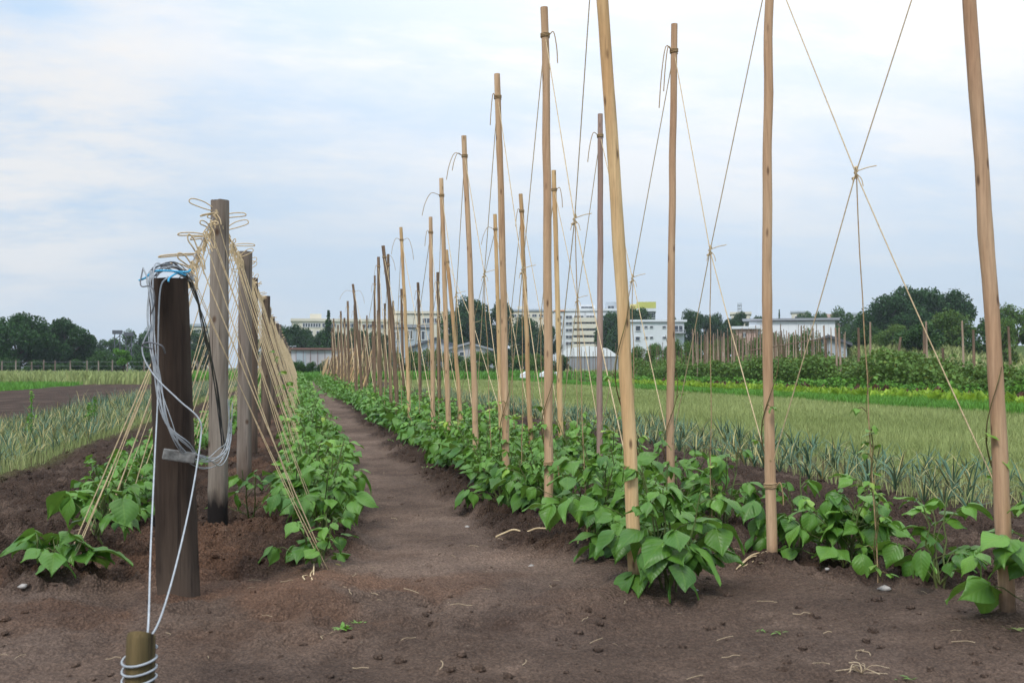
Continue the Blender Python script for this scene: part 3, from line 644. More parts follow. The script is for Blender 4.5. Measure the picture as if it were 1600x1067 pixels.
def rotm(yaw, pitch, roll):
    return np.array(Matrix.Rotation(yaw, 3, 'Z') @ Matrix.Rotation(-pitch, 3, 'Y') @ Matrix.Rotation(roll, 3, 'X'))
def trifoliate(vb, vs, base, yaw, size, rg, res, tint, pitch=None, pet=None):
    pet = pet if pet is not None else rg.uniform(0.7, 1.5)*size; up = rg.uniform(0.1, 0.9)
    d = np.array([math.cos(yaw)*math.cos(up), math.sin(yaw)*math.cos(up), math.sin(up)]); tip = base+d*pet
    if vs is not None: tube(vs, [base, base+d*pet*0.5+np.array([0, 0, 0.01]), tip], [0.0022, 0.0018, 0.0014], 4, cap=False)
    pt = rg.uniform(-0.65, 0.15) if pitch is None else pitch
    for dy, sc in ((0, 1.0), (1.25, 0.86), (-1.25, 0.86)):
        P, F, UV = leaflet(res[0], res[1], size*sc*rg.uniform(.78, 1.1), rg.uniform(.78, 1.0), rg.uniform(.0, .4), rg.uniform(.05, .6), 0.07 if res[0] > 3 else 0, rg)
        rm = rotm(yaw+dy+rg.normal(0, .15), pt+rg.normal(0, .22)-(0.2 if dy else 0), rg.normal(0, .3)-np.sign(dy)*0.25)
        b = tip+(d*0.25*size if dy == 0 else 0)
        vb.add(P@rm.T+b, F, UV, np.clip(tint+rg.normal(0, .13), 0, 1))
def bean(seed, h=0.40, nl=14, size=0.10, spread=0.16, res=(7, 9), stems=3, vine=0.0, root=None, low=True):
    rg = np.random.default_rng(seed); vl = VB(); vs = VB()
    for s in range(stems):
        a = rg.uniform(0, 6.28); hh = h*rg.uniform(.75, 1.05)
        base = np.array([math.cos(a)*.015, math.sin(a)*.015, -0.02]); lean = np.array([math.cos(a), math.sin(a), 0])*spread*rg.uniform(.2, .8)
        pts = [base+lean*q**1.3+np.array([rg.normal(0, .006), rg.normal(0, .006), hh*q]) for q in np.linspace(0, 1, 7)]
        tube(vs, pts, np.linspace(0.0045, 0.002, 7), 5)
        k = max(2, nl//stems)
        for i in range(k):
            q = (0.10 if low else .3)+0.88*(i+rg.uniform(0, .8))/k; q = min(q, 1); p = np.array([np.interp(q, np.linspace(0, 1, 7), [c[j] for c in pts]) for j in range(3)])
            sz = size*(1.04-0.46*q)*rg.uniform(.65, 1.12)
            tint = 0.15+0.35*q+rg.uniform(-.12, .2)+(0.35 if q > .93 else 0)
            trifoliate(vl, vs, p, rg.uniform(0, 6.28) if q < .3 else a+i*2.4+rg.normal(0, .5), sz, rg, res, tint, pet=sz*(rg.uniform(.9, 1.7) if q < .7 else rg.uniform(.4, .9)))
    for i in range(max(2, nl//3)):
        a = i*2.4+rg.normal(0, .4); hh = h*rg.uniform(.12, .5); rr_ = spread*rg.uniform(.35, .9); p = np.array([math.cos(a)*rr_, math.sin(a)*rr_, hh])
        tube(vs, [(0, 0, .01), p*np.array([.5, .5, .8]), p], [.003, .002, .0015], 4, cap=False)
        trifoliate(vl, vs, p, a+rg.normal(0, .4), size*rg.uniform(.75, 1.05), rg, res, .12+rg.uniform(0, .35), pitch=rg.uniform(-.7, -.1), pet=size*.6)
    return vl, vs
def vine_on(vs, vl, p0, p1, seed, size=0.045, nleaf=6, r=0.0022):
    rg = np.random.default_rng(seed); p0 = np.array(p0); p1 = np.array(p1); P = []
    n = 60; L_ = np.linalg.norm(p1-p0)
    for i in range(n+1):
        q = i/n; a = q*L_*26; P.append(p0+(p1-p0)*q+np.array([math.cos(a), math.sin(a), 0])*0.007)
    tube(vs, P, np.linspace(r, r*.5, n+1), 4)
    for i in range(nleaf):
        q = (i+rg.random())/nleaf; trifoliate(vl, vs, P[int(q*n)], rg.uniform(0, 6.28), size*rg.uniform(.6, 1.2)*(1.1-.5*q), rg, (3, 5), 0.75, pet=size*.7)
BG = {'L': 'bean plants in the left trellis outer row', 'LP': 'bean plants in the left trellis path-side row', 'R1': 'bean plants in the right path-side row', 'R2': 'bean plants in the right outer row'}
BN = {'L': 'left trellis outer row', 'LP': 'row on the path\'s left edge', 'R1': 'row on the path\'s right edge', 'R2': 'right trellis outer row'}
cnt = {k: 0 for k in BG}; PROTO_NEAR = []; PROTO_FAR = []
def new_plant(row, x, y, seed, label=None, **kw):
    cnt[row] += 1
    e = empty('bean_plant', (x, y, ground_z(x, y)), label or ('%s bean plant from the front, %s' % (ordw(cnt[row]), BN[row])), 'bean plant', BG[row])
    vl, vs = bean(seed, **kw)
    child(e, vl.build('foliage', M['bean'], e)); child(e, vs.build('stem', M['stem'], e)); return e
def plant_px(row, px, py, seed, label=None, **kw):
    p = gnd(px, py); return new_plant(row, p.x, p.y, seed, label, **kw)
# the nearest plants are modelled one by one
plant_px('R1', 1045, 921, 101, 'big leafy bean plant at the foot of the thick pale stake', h=0.42, nl=30, size=0.120, spread=0.15, stems=5)
plant_px('R1', 985, 884, 141, h=0.44, nl=24, size=0.11, spread=0.16, stems=4)
plant_px('R1', 935, 868, 102, h=0.40, nl=24, size=0.112, spread=0.18, stems=4)
plant_px('R1', 1010, 840, 140, h=0.44, nl=22, size=0.105, spread=0.18, stems=4)
plant_px('R1', 905, 836, 103, h=0.38, nl=22, size=0.105, spread=0.2, stems=4)
plant_px('R1', 840, 815, 104, h=0.36, nl=22, size=0.10, spread=0.18, stems=4)
plant_px('R2', 1622, 978, 111, 'large-leaved bean plant cut by the right picture edge beside the stout stake', h=0.46, nl=20, size=0.125, spread=0.12, stems=4)
plant_px('R2', 1465, 915, 112, 'small sparse bean plant standing alone left of the stout right stake', h=0.34, nl=13, size=0.115, spread=0.14, stems=3)
plant_px('R2', 1318, 884, 113, 'bushy bean plant with a vine climbing the drop twine between two stakes', h=0.38, nl=30, size=0.112, spread=0.19, stems=4)
plant_px('R2', 1245, 872, 114, h=0.34, nl=20, size=0.105, spread=0.14, stems=3)
plant_px('R2', 1130, 838, 115, h=0.37, nl=24, size=0.10, spread=0.18, stems=4)
plant_px('R2', 1065, 820, 116, h=0.35, nl=20, size=0.10, spread=0.18, stems=3)
plant_px('LP', 495, 893, 121, 'front bean plant at the path edge below the lowest slanting twine', h=0.23, nl=12, size=0.085, spread=0.11, stems=3)
plant_px('LP', 500, 860, 122, h=0.40, nl=24, size=0.095, spread=0.17, stems=4)
plant_px('LP', 475, 832, 123, h=0.42, nl=24, size=0.095, spread=0.18, stems=4)
plant_px('LP', 500, 800, 128, h=0.38, nl=16, size=0.095, spread=0.17, stems=4)
plant_px('LP', 395, 815, 124, 'low bean plant leaning into the alley beside the grey post', h=0.26, nl=6, size=0.10, spread=0.12, stems=2)
plant_px('L', 80, 918, 125, 'low single bean plant at the far left front with a pale stone beside it', h=0.17, nl=9, size=0.125, spread=0.12, stems=3)
plant_px('L', 150, 882, 126, h=0.22, nl=10, size=0.12, spread=0.12, stems=2)
plant_px('L', 165, 838, 127, h=0.27, nl=12, size=0.11, spread=0.17, stems=3)
plant_px('L', 210, 812, 129, h=0.30, nl=12, size=0.105, spread=0.17, stems=3)
# plants further on share a handful of shapes
def proto(seed, **kw):
    vl, vs = bean(seed, **kw); vl.build('foliage', M['bean']); return None
protoN, protoM = [], []
rd = random.Random(77); rgp = np.random.default_rng(9)
def mk(seed, mt, **kw):
    vl, vs = bean(seed, **kw); a = vl.build('foliage', M[mt]); b = vs.build('stem', M['stem']); ma, mb = a.data, b.data
    bpy.data.objects.remove(a); bpy.data.objects.remove(b); return ma, mb
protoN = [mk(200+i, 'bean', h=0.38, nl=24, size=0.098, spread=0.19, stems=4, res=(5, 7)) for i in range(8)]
protoM = [mk(300+i, 'beanfar', h=0.36, nl=24, size=0.100, spread=0.20, stems=4, res=(3, 4)) for i in range(6)]
def row_plants(row, X, y0, ymax, step, sc=1.0):
    y = y0
    while y < ymax:
        cnt[row] += 1; x = X+rd.uniform(-.07, .07); pr = rd.choice(protoN if y < 9 else protoM)
        e = empty('bean_plant', (x, y, ground_z(x, y)), '%s bean plant from the front, %s' % (ordw(cnt[row]), BN[row]), 'bean plant', BG[row], rd.uniform(0, 6.28))
        s = sc*rd.uniform(.68, 1.08); e.scale = (s, s, s*rd.uniform(.85, 1.15))
        for nm, me in zip(('foliage', 'stem'), pr): link(nm, me, e)
        y += step*rd.uniform(.8, 1.2)
row_plants('R1', 1.12, 4.75, 23, 0.26)
row_plants('R2', 1.74, 4.95, 23, 0.27)
row_plants('LP', 0.10, 4.75, 22, 0.27)
row_plants('L', -0.82, 4.75, 20, 0.29, 0.88)
# beyond that the rows read as one mass of leaves
def cloud(vb, P, size, rg, tint=(0.1, 0.7), flat=0.5, asp=0.8, tb=None):
    n = len(P); s = size*rg.uniform(.6, 1.3, n)
    nrm = rg.normal(0, 1, (n, 3)); nrm[:, 2] = np.abs(nrm[:, 2])+flat; nrm /= np.linalg.norm(nrm, axis=1)[:, None]
    a = np.cross(nrm, rg.normal(0, 1, (n, 3))); a /= np.linalg.norm(a, axis=1)[:, None]; b = np.cross(nrm, a)*asp
    c = 0.15*s[:, None]*nrm
    V = np.stack([P-a*s[:, None]/2, P-b*s[:, None]/2+c, P+a*s[:, None]/2, P+b*s[:, None]/2+c], 1).reshape(-1, 3)
    f = np.arange(n*4).reshape(-1, 4); t = rg.uniform(tint[0], tint[1], n) if tb is None else np.clip(tb+rg.normal(0, .12, n), 0, 1)
    vb.add(V, f, None, np.repeat(t, 4))
rg = np.random.default_rng(12); vb = VB()
for X_, y0, h in ((1.12, 23, .36), (1.74, 23, .34), (0.12, 22, .38), (-.82, 20, .36)):
    n = 9000; y = y0+(55-y0)*rg.random(n); x = X_+rg.normal(0, .13, n); lump = 0.6+0.6*vnoise(y*3.1, y*0+X_*7, 5); z = np.abs(rg.normal(.5, .3, n))*h*lump*np.exp(-((x-X_)/.3)**2)
    cloud(vb, np.stack([x, y, z], 1), .085, rg, (0.2, 0.8))
tag(vb.build('bean_row_foliage', M['beanfar']), 'distant stretch of the low bean rows running to the field end', 'bean foliage', kind='stuff')
# vines that climb the drop twines and stakes
rgv = np.random.default_rng(4)
for (m_, g0, row, i) in DROPS:
    if i > 5: continue
    top = g0.lerp(m_, 0.32 if (row, i) != (2, 0) else 0.52)
    e = empty('climbing_vine', g0, 'thin vine on the drop twine between %s and %s stakes, %s row' % (ordw(i+1), ordw(i+2), 'path-side' if row == 1 else 'outer'), 'vine', 'young vines on the drop twines')
    vs, vl = VB(), VB(); vine_on(vs, vl, (0, 0, 0), top-g0, 40+i+row*9, nleaf=9)
    if (row, i) == (2, 0): vine_on(vs, vl, (0.01, 0, 0), (top-g0)*0.8, 99, nleaf=8)
    child(e, vs.build('stem', M['vine'], e)); child(e, vl.build('foliage', M['bean'], e))
for row, i, z1, z2, sz in ((1, 0, .45, .98, 0), (2, 0, .3, .75, .035), (2, 1, .35, .85, 0), (1, 1, .3, .8, .03), (2, 2, .3, .9, .035), (1, 2, .3, .8, .03)):
    hi, lo, t, e0 = STAKES[row][i]
    e = empty('climbing_vine', (e0.location.x, e0.location.y, z1), 'bean vine wound round the %s stake, %s row' % (ordw(i+1), 'path-side' if row == 1 else 'outer'), 'vine', 'vines wound round the stakes')
    vs, vl = VB(), VB(); n = 70; P = []
    f0 = Vector((lo.x-e0.location.x, lo.y-e0.location.y, lo.z)); f1 = Vector((hi.x-e0.location.x, hi.y-e0.location.y, hi.z))
    for q in range(n+1):
        z = z1+(z2-z1)*q/n; c = f0.lerp(f1, (z-f0.z)/(f1.z-f0.z)); a = q/n*(z2-z1)*11+i; P.append((c.x+.031*math.cos(a), c.y+.031*math.sin(a), z-z1))
    tube(vs, P, np.linspace(.0028, .0014, n+1), 5)
    for q in range(4): trifoliate(vl, vs, np.array(P[int((q+.5)/7*n)]), rgv.uniform(0, 6.28), max(sz, .028)*rgv.uniform(.7, 1.3), rgv, (3, 5), .7, pet=.03)
    child(e, vs.build('stem', M['vine'], e)); child(e, vl.build('foliage', M['bean'], e))
for k, (y, q) in enumerate(((7.6, .55), (6.6, .6), (8.4, .5), (5.6, .35))):
    e = empty('climbing_vine', (0.08, y, 0), '%s vine climbing a slanting twine on the path side of the left trellis' % ordw(k+1), 'vine', 'vines on the slanting twines')
    vs, vl = VB(), VB(); vine_on(vs, vl, (0, 0, 0), (-.45*q, 0, 1.47*q), 60+k, size=.07, nleaf=9)
    child(e, vs.build('stem', M['vine'], e)); child(e, vl.build('foliage', M['bean'], e))
# a few yellowed leaves low on the plants
vb = VB(); rg = np.random.default_rng(3)
for (px, py, z, s) in ((478, 868, .05, .08), (525, 888, .03, .09)):
    p = gnd(px, py); P, F, UV = leaflet(7, 9, s, .8, .1, .3, .05, rg); vb.add(P@rotm(rg.uniform(3, 6), -.3, .2).T+np.array([p.x, p.y-.05, z]), F, UV, .5)
tag(vb.build('yellow_leaf', M['yleaf']), 'yellowed bean leaves hanging low at the left path edge', 'leaf')
# ---------------------------------------------------------------- onions, leeks
def onion(seed, h=0.36, nb=8, wd=0.014, segs=5):
    rg = np.random.default_rng(seed); vb = VB()
    for i in range(nb):
        a = rg.uniform(0, 6.28); L_ = h*rg.uniform(.65, 1.1); out_ = rg.uniform(.1, .9); bend = rg.uniform(.2, 1.6); P = []; p = np.array([0, 0, 0.0]); ang = 1.5-out_*.5
        for k in range(segs+1):
            P.append(p.copy()); p = p+np.array([math.cos(a)*math.cos(ang), math.sin(a)*math.cos(ang), math.sin(ang)])*L_/segs; ang -= bend/segs*(1 if rg.random() < .85 else 2.5)
        P = np.array(P); sd_ = np.array([-math.sin(a), math.cos(a), 0]); w_ = wd*np.array([.7, 1, .95, .75, .5, .06][:segs+1] if segs == 5 else np.linspace(1, .1, segs+1))
        up = np.array([0, 0, 1])*0.25
        V = np.concatenate([P-sd_*w_[:, None]/2, P-np.array([math.cos(a), math.sin(a), 0])*w_[:, None]*.35, P+sd_*w_[:, None]/2]); n = segs+1
        F = [(k, k+n, k+n+1, k+1) for k in range(segs)]+[(k+n, k+2*n, k+2*n+1, k+n+1) for k in range(segs)]
        tt = rg.uniform(.0, .6); tv = np.tile(np.clip(tt+np.linspace(0, .5, n)**2*1.6*rg.random(), 0, 1), 3)
        if rg.random() < .26: tv[:] = 1
        vb.add(V, F, None, tv)
    return vb
def om(seed, **k):
    o = onion(seed, **k).build('blades', M['onion']); d = o.data; bpy.data.objects.remove(o); return d
OM = [om(500+i, h=.27, nb=11, wd=.012) for i in range(7)]; OS = [om(520+i, h=.26, nb=9, wd=.009) for i in range(7)]
rd = random.Random(31)
def bed_things(x0, x1, y0, y1, dx, dy, protos, lab, grp, cat, nmax, cond=lambda x, y: True):
    pts = []
    x = x0
    while x < x1:
        y = y0
        while y < y1:
            qx, qy = x+rd.uniform(-.05, .05), y+rd.uniform(-.05, .05)
            l = qx*cY-qy*sY; d = qx*sY+qy*cY
            if d > .5 and abs(l/d) < .53 and cond(qx, qy): pts.append((d, qx, qy))
            y += dy
        x += dx
    pts.sort(); near, rest = pts[:nmax], pts[nmax:]
    for d, x, y in near:
        o = link(cat.replace(' ', '_'), rd.choice(protos)); s = rd.uniform(.75, 1.15); o.location = (x, y, ground_z(x, y)-.01); o.rotation_euler = (rd.uniform(-.08, .08), rd.uniform(-.08, .08), rd.uniform(0, 6.28)); o.scale = (s, s, s*rd.uniform(.85, 1.15))
        tag(o, lab, cat, grp)
    return rest
restR = bed_things(3.35, 4.35, 4.6, 30, .32, .21, OM, 'blue-green leek plant in the bed right of the stakes', 'leeks in the right hand bed', 'leek plant', 260, lambda x, y: True)
restL = bed_things(-3.6, -2.0, 5.0, 44, .25, .19, OS, 'slim grey-green onion plant in the bed left of the trellis', 'onions in the left hand bed', 'onion plant', 280)
def mass(rest, protos, name, lab, cat, segs=3, nb=6, h=.32, wd=.016, every=1):
    vb = VB(); pr = [onion(700+i, h=h, nb=nb, wd=wd, segs=segs) for i in range(8)]; pr = [(np.concatenate(p.V), np.concatenate(p.F), np.concatenate(p.T)) for p in pr]
    for d, x, y in rest[::every]:
        V, F, T_ = rd.choice(pr); a = rd.uniform(0, 6.28); s = rd.uniform(.8, 1.2); c, s_ = math.cos(a)*s, math.sin(a)*s
        W_ = np.stack([V[:, 0]*c-V[:, 1]*s_+x, V[:, 0]*s_+V[:, 1]*c+y, V[:, 2]*s], 1); vb.add(W_, F, None, T_)
    tag(vb.build(name, M['onion']), lab, cat, kind='stuff')
mass(restR, OM, 'leek_mass', 'further leeks merging into a blue-green band right of the stakes', 'leeks', h=.26, wd=.012)
mass(restL, OS, 'onion_mass', 'further onions merging into a grey-green band left of the trellis', 'onions')
# ---------------------------------------------------------------- grasses
def blades(name, mt, lab, cat, n, x0, x1, y0, y1, h, wd, dens=1.0, tint=(0, .8), seed=1, cond=None, lean=.5, pat=1.5):
    rg = np.random.default_rng(seed); y = y0*(y1/y0)**rg.random(n) if dens else rg.uniform(y0, y1, n); x = rg.uniform(x0, x1, n)
    l = x*cY-y*sY; d = x*sY+y*cY; k = (np.abs(l/np.maximum(d, .1)) < .54)
    if cond is not None: k &= cond(x, y)
    x, y, d = x[k], y[k], d[k]; n = len(x); z = relief(x, y)+bank(x, y)-.01
    tn = fbm(x, y, pat, 3, seed); hh = h*rg.uniform(.5, 1.3, n)*(.65+.7*tn); a = rg.uniform(0, 6.28, n); ww = wd*np.maximum(1, d/11)*rg.uniform(.7, 1.3, n)
    ld = lean*rg.normal(0, 1, n)*hh; dx, dy = np.cos(a), np.sin(a)
    P = np.stack([x, y, z], 1); s = np.stack([-dy, dx, dx*0], 1)*ww[:, None]/2
    m = P+np.stack([dx*ld*.35, dy*ld*.35, hh*.6], 1); t_ = P+np.stack([dx*ld, dy*ld, hh], 1)
    V = np.stack([P-s, P+s, m+s*.8, m-s*.8, t_], 1).reshape(-1, 3); b = np.arange(n)[:, None]*5
    F = np.concatenate([b+np.array([0, 1, 2, 3]), b+np.array([3, 2, 4, 4])]); t = np.clip(tint[0]+(tint[1]-tint[0])*(.5*rg.random(n)+.9*(tn-.2)), 0, 1)
    vb = VB(); vb.add(V, F, None, np.repeat(t, 5)); return tag(vb.build(name, M[mt]), lab, cat, kind='stuff')
blades('meadow', 'grass', 'fine yellow-green grass of the field beyond the leeks', 'grass', 190000, 4.2, 10.9, 5, 56, .09, .005, seed=2, tint=(0.0, .85), pat=.45)
blades('undergrowth', 'grass', 'straw-coloured weeds between the leeks', 'weeds', 12000, 3.3, 4.6, 4.8, 40, .10, .004, seed=3, tint=(.5, 1))
blades('onion_bed_grass', 'grass', 'dry yellow grass growing between the onions on the left', 'grass', 34000, -3.75, -1.9, 5.0, 45, .12, .004, seed=4, tint=(.2, 1), pat=1.1)
blades('green_strip', 'green', 'bright green strip of young crop beyond the left ploughed field', 'crop', 30000, -14, -8.8, 14, 46, .16, .01, seed=5)
blades('green_crop', 'green', 'bright green crop strip beyond the meadow on the right', 'crop', 50000, 10.6, 12.0, 8, 62, .15, .012, seed=6, tint=(0, .7))
blades('rough_grass', 'grass', 'rough dry grass at the far left field edge', 'grass', 40000, -60, -5.5, 46, 95, .42, .02, seed=7, tint=(0, .9), pat=.3)
blades('bank_grass', 'grass', 'tall dry golden grass below the bank on the right', 'grass', 50000, 19, 48, 24, 75, .45, .02, seed=8, tint=(.35, 1), pat=.25)
blades('far_grass', 'green', 'green grass at the far end of the rows', 'grass', 26000, -6, 20, 54, 90, .40, .02, seed=9, tint=(0, .6), pat=.3)
# ---------------------------------------------------------------- lettuces, tall beans, garden poles
def lettuce(seed, mt):
    rg = np.random.default_rng(seed); vb = VB()
    for i in range(16):
        P, F, UV = leaflet(5, 5, rg.uniform(.14, .24), 1.1, .2, -.25, .08, rg); vb.add(P@rotm(i*2.4, rg.uniform(.3, 1.3), 0).T, F, UV, rg.uniform(0, .9))
    o = vb.build('lettuce', M[mt]); d = o.data; bpy.data.objects.remove(o); return d
LM = [lettuce(i, 'lett') for i in range(4)]; RM = [lettuce(i+9, 'rlett') for i in range(3)]
rd = random.Random(61); ln = 0
for X_, pr, nm, lab, grp, y0, y1, st in ((12.3, LM, 'lettuce', 'yellow-green lettuce in the front lettuce row beyond the meadow', 'yellow-green lettuces in the front row', 14, 40, .27), (12.75, LM, 'lettuce', 'yellow-green lettuce in the second lettuce row beyond the meadow', 'yellow-green lettuces in the second row', 14, 40, .29), (13.6, RM, 'red_lettuce', 'dark red lettuce between the green lettuces and the tall beans', 'red lettuces', 15, 38, .42)):
    y = y0
    while y < y1:
        x = X_+rd.uniform(-.06, .06); o = link(nm, rd.choice(pr)); s = rd.uniform(1.0, 1.5); o.location = (x, y, ground_z(x, y)); o.rotation_euler = (0, 0, rd.uniform(0, 6)); o.scale = (s, s, s)
        tag(o, lab, 'lettuce', grp); y += st*rd.uniform(.85, 1.2)
rg = np.random.default_rng(14)
def hedge(name, lab, cat, n, x0, x1, y0, y1, h, size, mt='hedge', step=1.1, seed=1, f=.8):
    rg = np.random.default_rng(seed); y = rg.uniform(y0, y1, n); k = rg.integers(0, max(1, int((x1-x0)/step)), n); x = x0+k*step+rg.normal(0, .16*step, n)
    hh = h*(.05+1.45*fbm(x, y, f, 4, seed, .65)); z = hh*(rg.random(n)**.7); nz = relief(x, y)+bank(x, y)
    vb = VB(); tb = .1+.6*fbm(x*1.3, y*1.3+z*2, 1.3, 3, seed+4)+.15*(z/h); cloud(vb, np.stack([x, y, z+nz], 1), size, rg, tb=tb); return tag(vb.build(name, M[mt]), lab, cat, kind='stuff')
hedge('tall_beans', 'dense waist-high bean foliage behind the lettuces on the right', 'bean foliage', 60000, 15.0, 19.0, 16, 44, 1.0, .10, seed=21, f=.45)
hedge('young_plants', 'low mixed greens in front of the tall beans', 'greens', 9000, 14.3, 15.2, 15, 50, .45, .09, mt='green', step=.4, seed=22)
hedge('climbing_beans', 'bean foliage climbing the dense garden poles', 'bean foliage', 26000, 20.0, 27, 34, 60, 1.25, .13, seed=23)
rd = random.Random(41); n = 0
PM = []
for c_ in ('gardenwood', 'oldstake'):
    vb = VB(); tube(vb, [(0, 0, 0), (0.01, 0, 1), (0, 0, 2)], [.017, .016, .013], 6); o = vb.build('garden_pole', M[c_]); PM.append(o.data); bpy.data.objects.remove(o)
def gpole(px, t, ytop, m, sc, lab, grp, lean=0.0):
    p = atd(px, t); z0 = ground_z(p.x, p.y); H = CAMH+t*(HOR-ytop)/FPX-z0
    o = link('garden_pole', PM[m]); o.location = (p.x, p.y, z0); o.scale = (sc, sc, max(.3, H/2)); o.rotation_euler = (rd.uniform(-.02, .02), lean+rd.uniform(-.03, .03), 0); tag(o, lab, 'pole', grp); return o
for i in range(105):
    px = 1082+i*1.95+rd.uniform(-2, 2) if i < 75 else 1215+(i-75)*3.6+rd.uniform(-3, 3)
    gpole(px, rd.uniform(38, 54), rd.uniform(511, 528)-(5 if px > 1180 else 0), 1 if rd.random() < .4 else 0, rd.uniform(.8, 1.3)*1.25, 'reddish garden pole in the dense cluster in front of the white hall', 'garden poles clustered before the white hall')
for i in range(34):
    gpole(880+i*5.8+rd.uniform(-2, 2), rd.uniform(44, 56), rd.uniform(534, 550), 1, 1.1, 'thin dark garden pole in the line below the white house', 'thin dark poles below the white house')
for px, yt, m, lab in ((1358, 503, 0, 'tan garden pole below the left edge of the big round tree'), (1447, 502, 0, 'tan garden pole under the middle of the big round tree'), (1505, 501, 0, 'tan garden pole right of the big round tree'), (1442, 512, 1, 'dark post just left of a tan pole under the big tree'), (1520, 515, 1, 'dark short post left of the stout stake'), (1307, 512, 0, 'tan pole beside the right end of the white hall'), (1313, 512, 0, 'second tan pole beside the right end of the white hall'), (1340, 512, 1, 'dark post in the dry grass right of the white hall'), (1288, 530, 1, 'short thick dark post before the small gabled roof'), (1473, 544, 1, 'short grey post in the green slope on the right'), (1578, 510, 1, 'thin grey post at the far right before the trees')):
    gpole(px, 30, yt, m, 2.0 if m == 0 else 2.6, lab, None)
gpole(1393, 30, 525, 1, 2.6, 'dark slanting post in the dry grass on the right', None, lean=.22)
# the rail that ties the dense poles
a_, b_ = atz(1170, 548, 36), atz(1290, 528, 40); vb = VB(); tube(vb, [a_, b_], .02, 6); tag(vb.build('garden_rail', M['oldstake']), 'thin horizontal rail tied across the clustered garden poles', 'rail')
# ---------------------------------------------------------------- trees
def tree_mesh(seed, H, Wd, n, leaf, mt, trunk=.25, low=.12, lumps=16, con=False):
    rg = np.random.default_rng(seed); vb = VB(); vt = VB()
    th = H*trunk
    tube(vt, [(0, 0, -.3), (rg.normal(0, .05), 0, th*.6), (rg.normal(0, .1), rg.normal(0, .1), th), (0, 0, H*.75)], [H*.035, H*.028, H*.022, H*.006], 8)
    C = []
    if con:
        for i in range(lumps):
            q = i/(lumps-1); r = Wd/2*(1-q)**.9; 
            for a in np.linspace(0, 6.28, max(3, int(8*(1-q)+2)))[:-1]:
                C.append((math.cos(a+i)*r*.6, math.sin(a+i)*r*.6, H*(low+(1-low)*q), max(.02*H, r*.5)))
    else:
        for i in range(lumps):
            a = rg.uniform(0, 6.28); q = rg.random(); r = Wd/2*.72*math.sqrt(rg.random())*(1-.55*max(0, q-.45)/.55)*(0.72+.6*min(q, .45)/.45)
            z = H*(low+.14+(1-low-.24)*q); rr = Wd*rg.uniform(.13, .23); C.append((math.cos(a)*r, math.sin(a)*r, z, rr))
            tube(vt, [(0, 0, min(z*.6, th*1.2)), (math.cos(a)*r*.5, math.sin(a)*r*.5, z*.8), (math.cos(a)*r, math.sin(a)*r, z)], [H*.012, H*.008, H*.003], 5)
    C = np.array(C); k = rg.integers(0, len(C), n); u = rg.normal(0, 1, (n, 3)); u /= np.linalg.norm(u, axis=1)[:, None]
    rad = C[k, 3]*(rg.random(n)**.35)*rg.uniform(.9, 1.12, n); P = C[k, :3]+u*rad[:, None]*np.array([1, 1, .8]); P = P[P[:, 2] > H*low*.8]
    tb = .3+.4*rg.random(len(C))[k][:len(P)]; cloud(vb, P, leaf, rg, tb=tb, flat=.3)
    a = vb.build('crown', M[mt]); b = vt.build('trunk', M['bark']); r = (a.data, b.data); bpy.data.objects.remove(a); bpy.data.objects.remove(b); return r
TR = {'dark': [tree_mesh(i, 8, 8.5, 13000, .34, 'tree', low=.06, lumps=26) for i in range(3)],
      'mid': [tree_mesh(i+10, 8, 8, 9000, .34, 'treeb', low=.04, lumps=20) for i in range(3)],
      'con': [tree_mesh(30, 8, 4.2, 5000, .30, 'tree', con=True, low=.05, lumps=26)],
      'young': [tree_mesh(40, 4, 2.4, 1800, .20, 'young', low=.2, lumps=12, trunk=.3)],
      'bush': [tree_mesh(50+i, 3, 4.4, 5000, .20, 'treeb', low=0.0, lumps=14, trunk=.1) for i in range(2)],
      'gbush': [tree_mesh(60+i, 3, 4.4, 5000, .18, 'hedge', low=0.0, lumps=14, trunk=.1) for i in range(2)]}
TH = {'dark': (8, 8.5), 'mid': (8, 8), 'con': (8, 4.2), 'young': (4, 2.4), 'bush': (3, 4.4), 'gbush': (3, 4.4)}
rd = random.Random(91)
def tree(kind, px, t, ytop, wpx, lab, grp=None, name=None):
    p = atd(px, t); z0 = ground_z(p.x, p.y); H = CAMH+t*(HOR-ytop)/FPX-z0; W_ = wpx/FPX*t; h0, w0 = TH[kind]
    e = empty(name or {'con': 'conifer_tree', 'bush': 'shrub', 'gbush': 'shrub'}.get(kind, 'broadleaf_tree'), (p.x, p.y, z0-.05), lab, 'shrub' if 'bush' in kind else 'tree', grp, rd.uniform(0, 6.28))
    e.scale = (W_/w0, W_/w0, H/h0*1.02); m = rd.choice(TR[kind]); link('crown', m[0], e); link('trunk', m[1], e)
tree('dark', 30, 95, 486, 92, 'large dark round tree at the left, left one of the dense pair')
tree('dark', 108, 98, 501, 82, 'dark round tree at the left, lower right one of the dense pair')
tree('dark', -18, 100, 496, 70, 'dark tree cut off by the left picture edge')
tree('dark', 70, 104, 510, 60, 'dark tree filling the gap behind the dense left pair')
tree('young', 193, 70, 533, 30, 'small bright lime-green tree before the dark left treeline')
for i, (px, yt, wp, k) in enumerate(((150, 527, 50, 'mid'), (180, 530, 45, 'mid'), (212, 519, 52, 'mid'), (240, 514, 60, 'mid'), (285, 512, 60, 'mid'), (322, 520, 52, 'mid'), (400, 528, 40, 'mid'))):
    tree(k, px, 150+i*3, yt, wp, '%s tree from the left in the hazy treeline behind the posts' % ordw(i+1), 'hazy trees behind the posts')
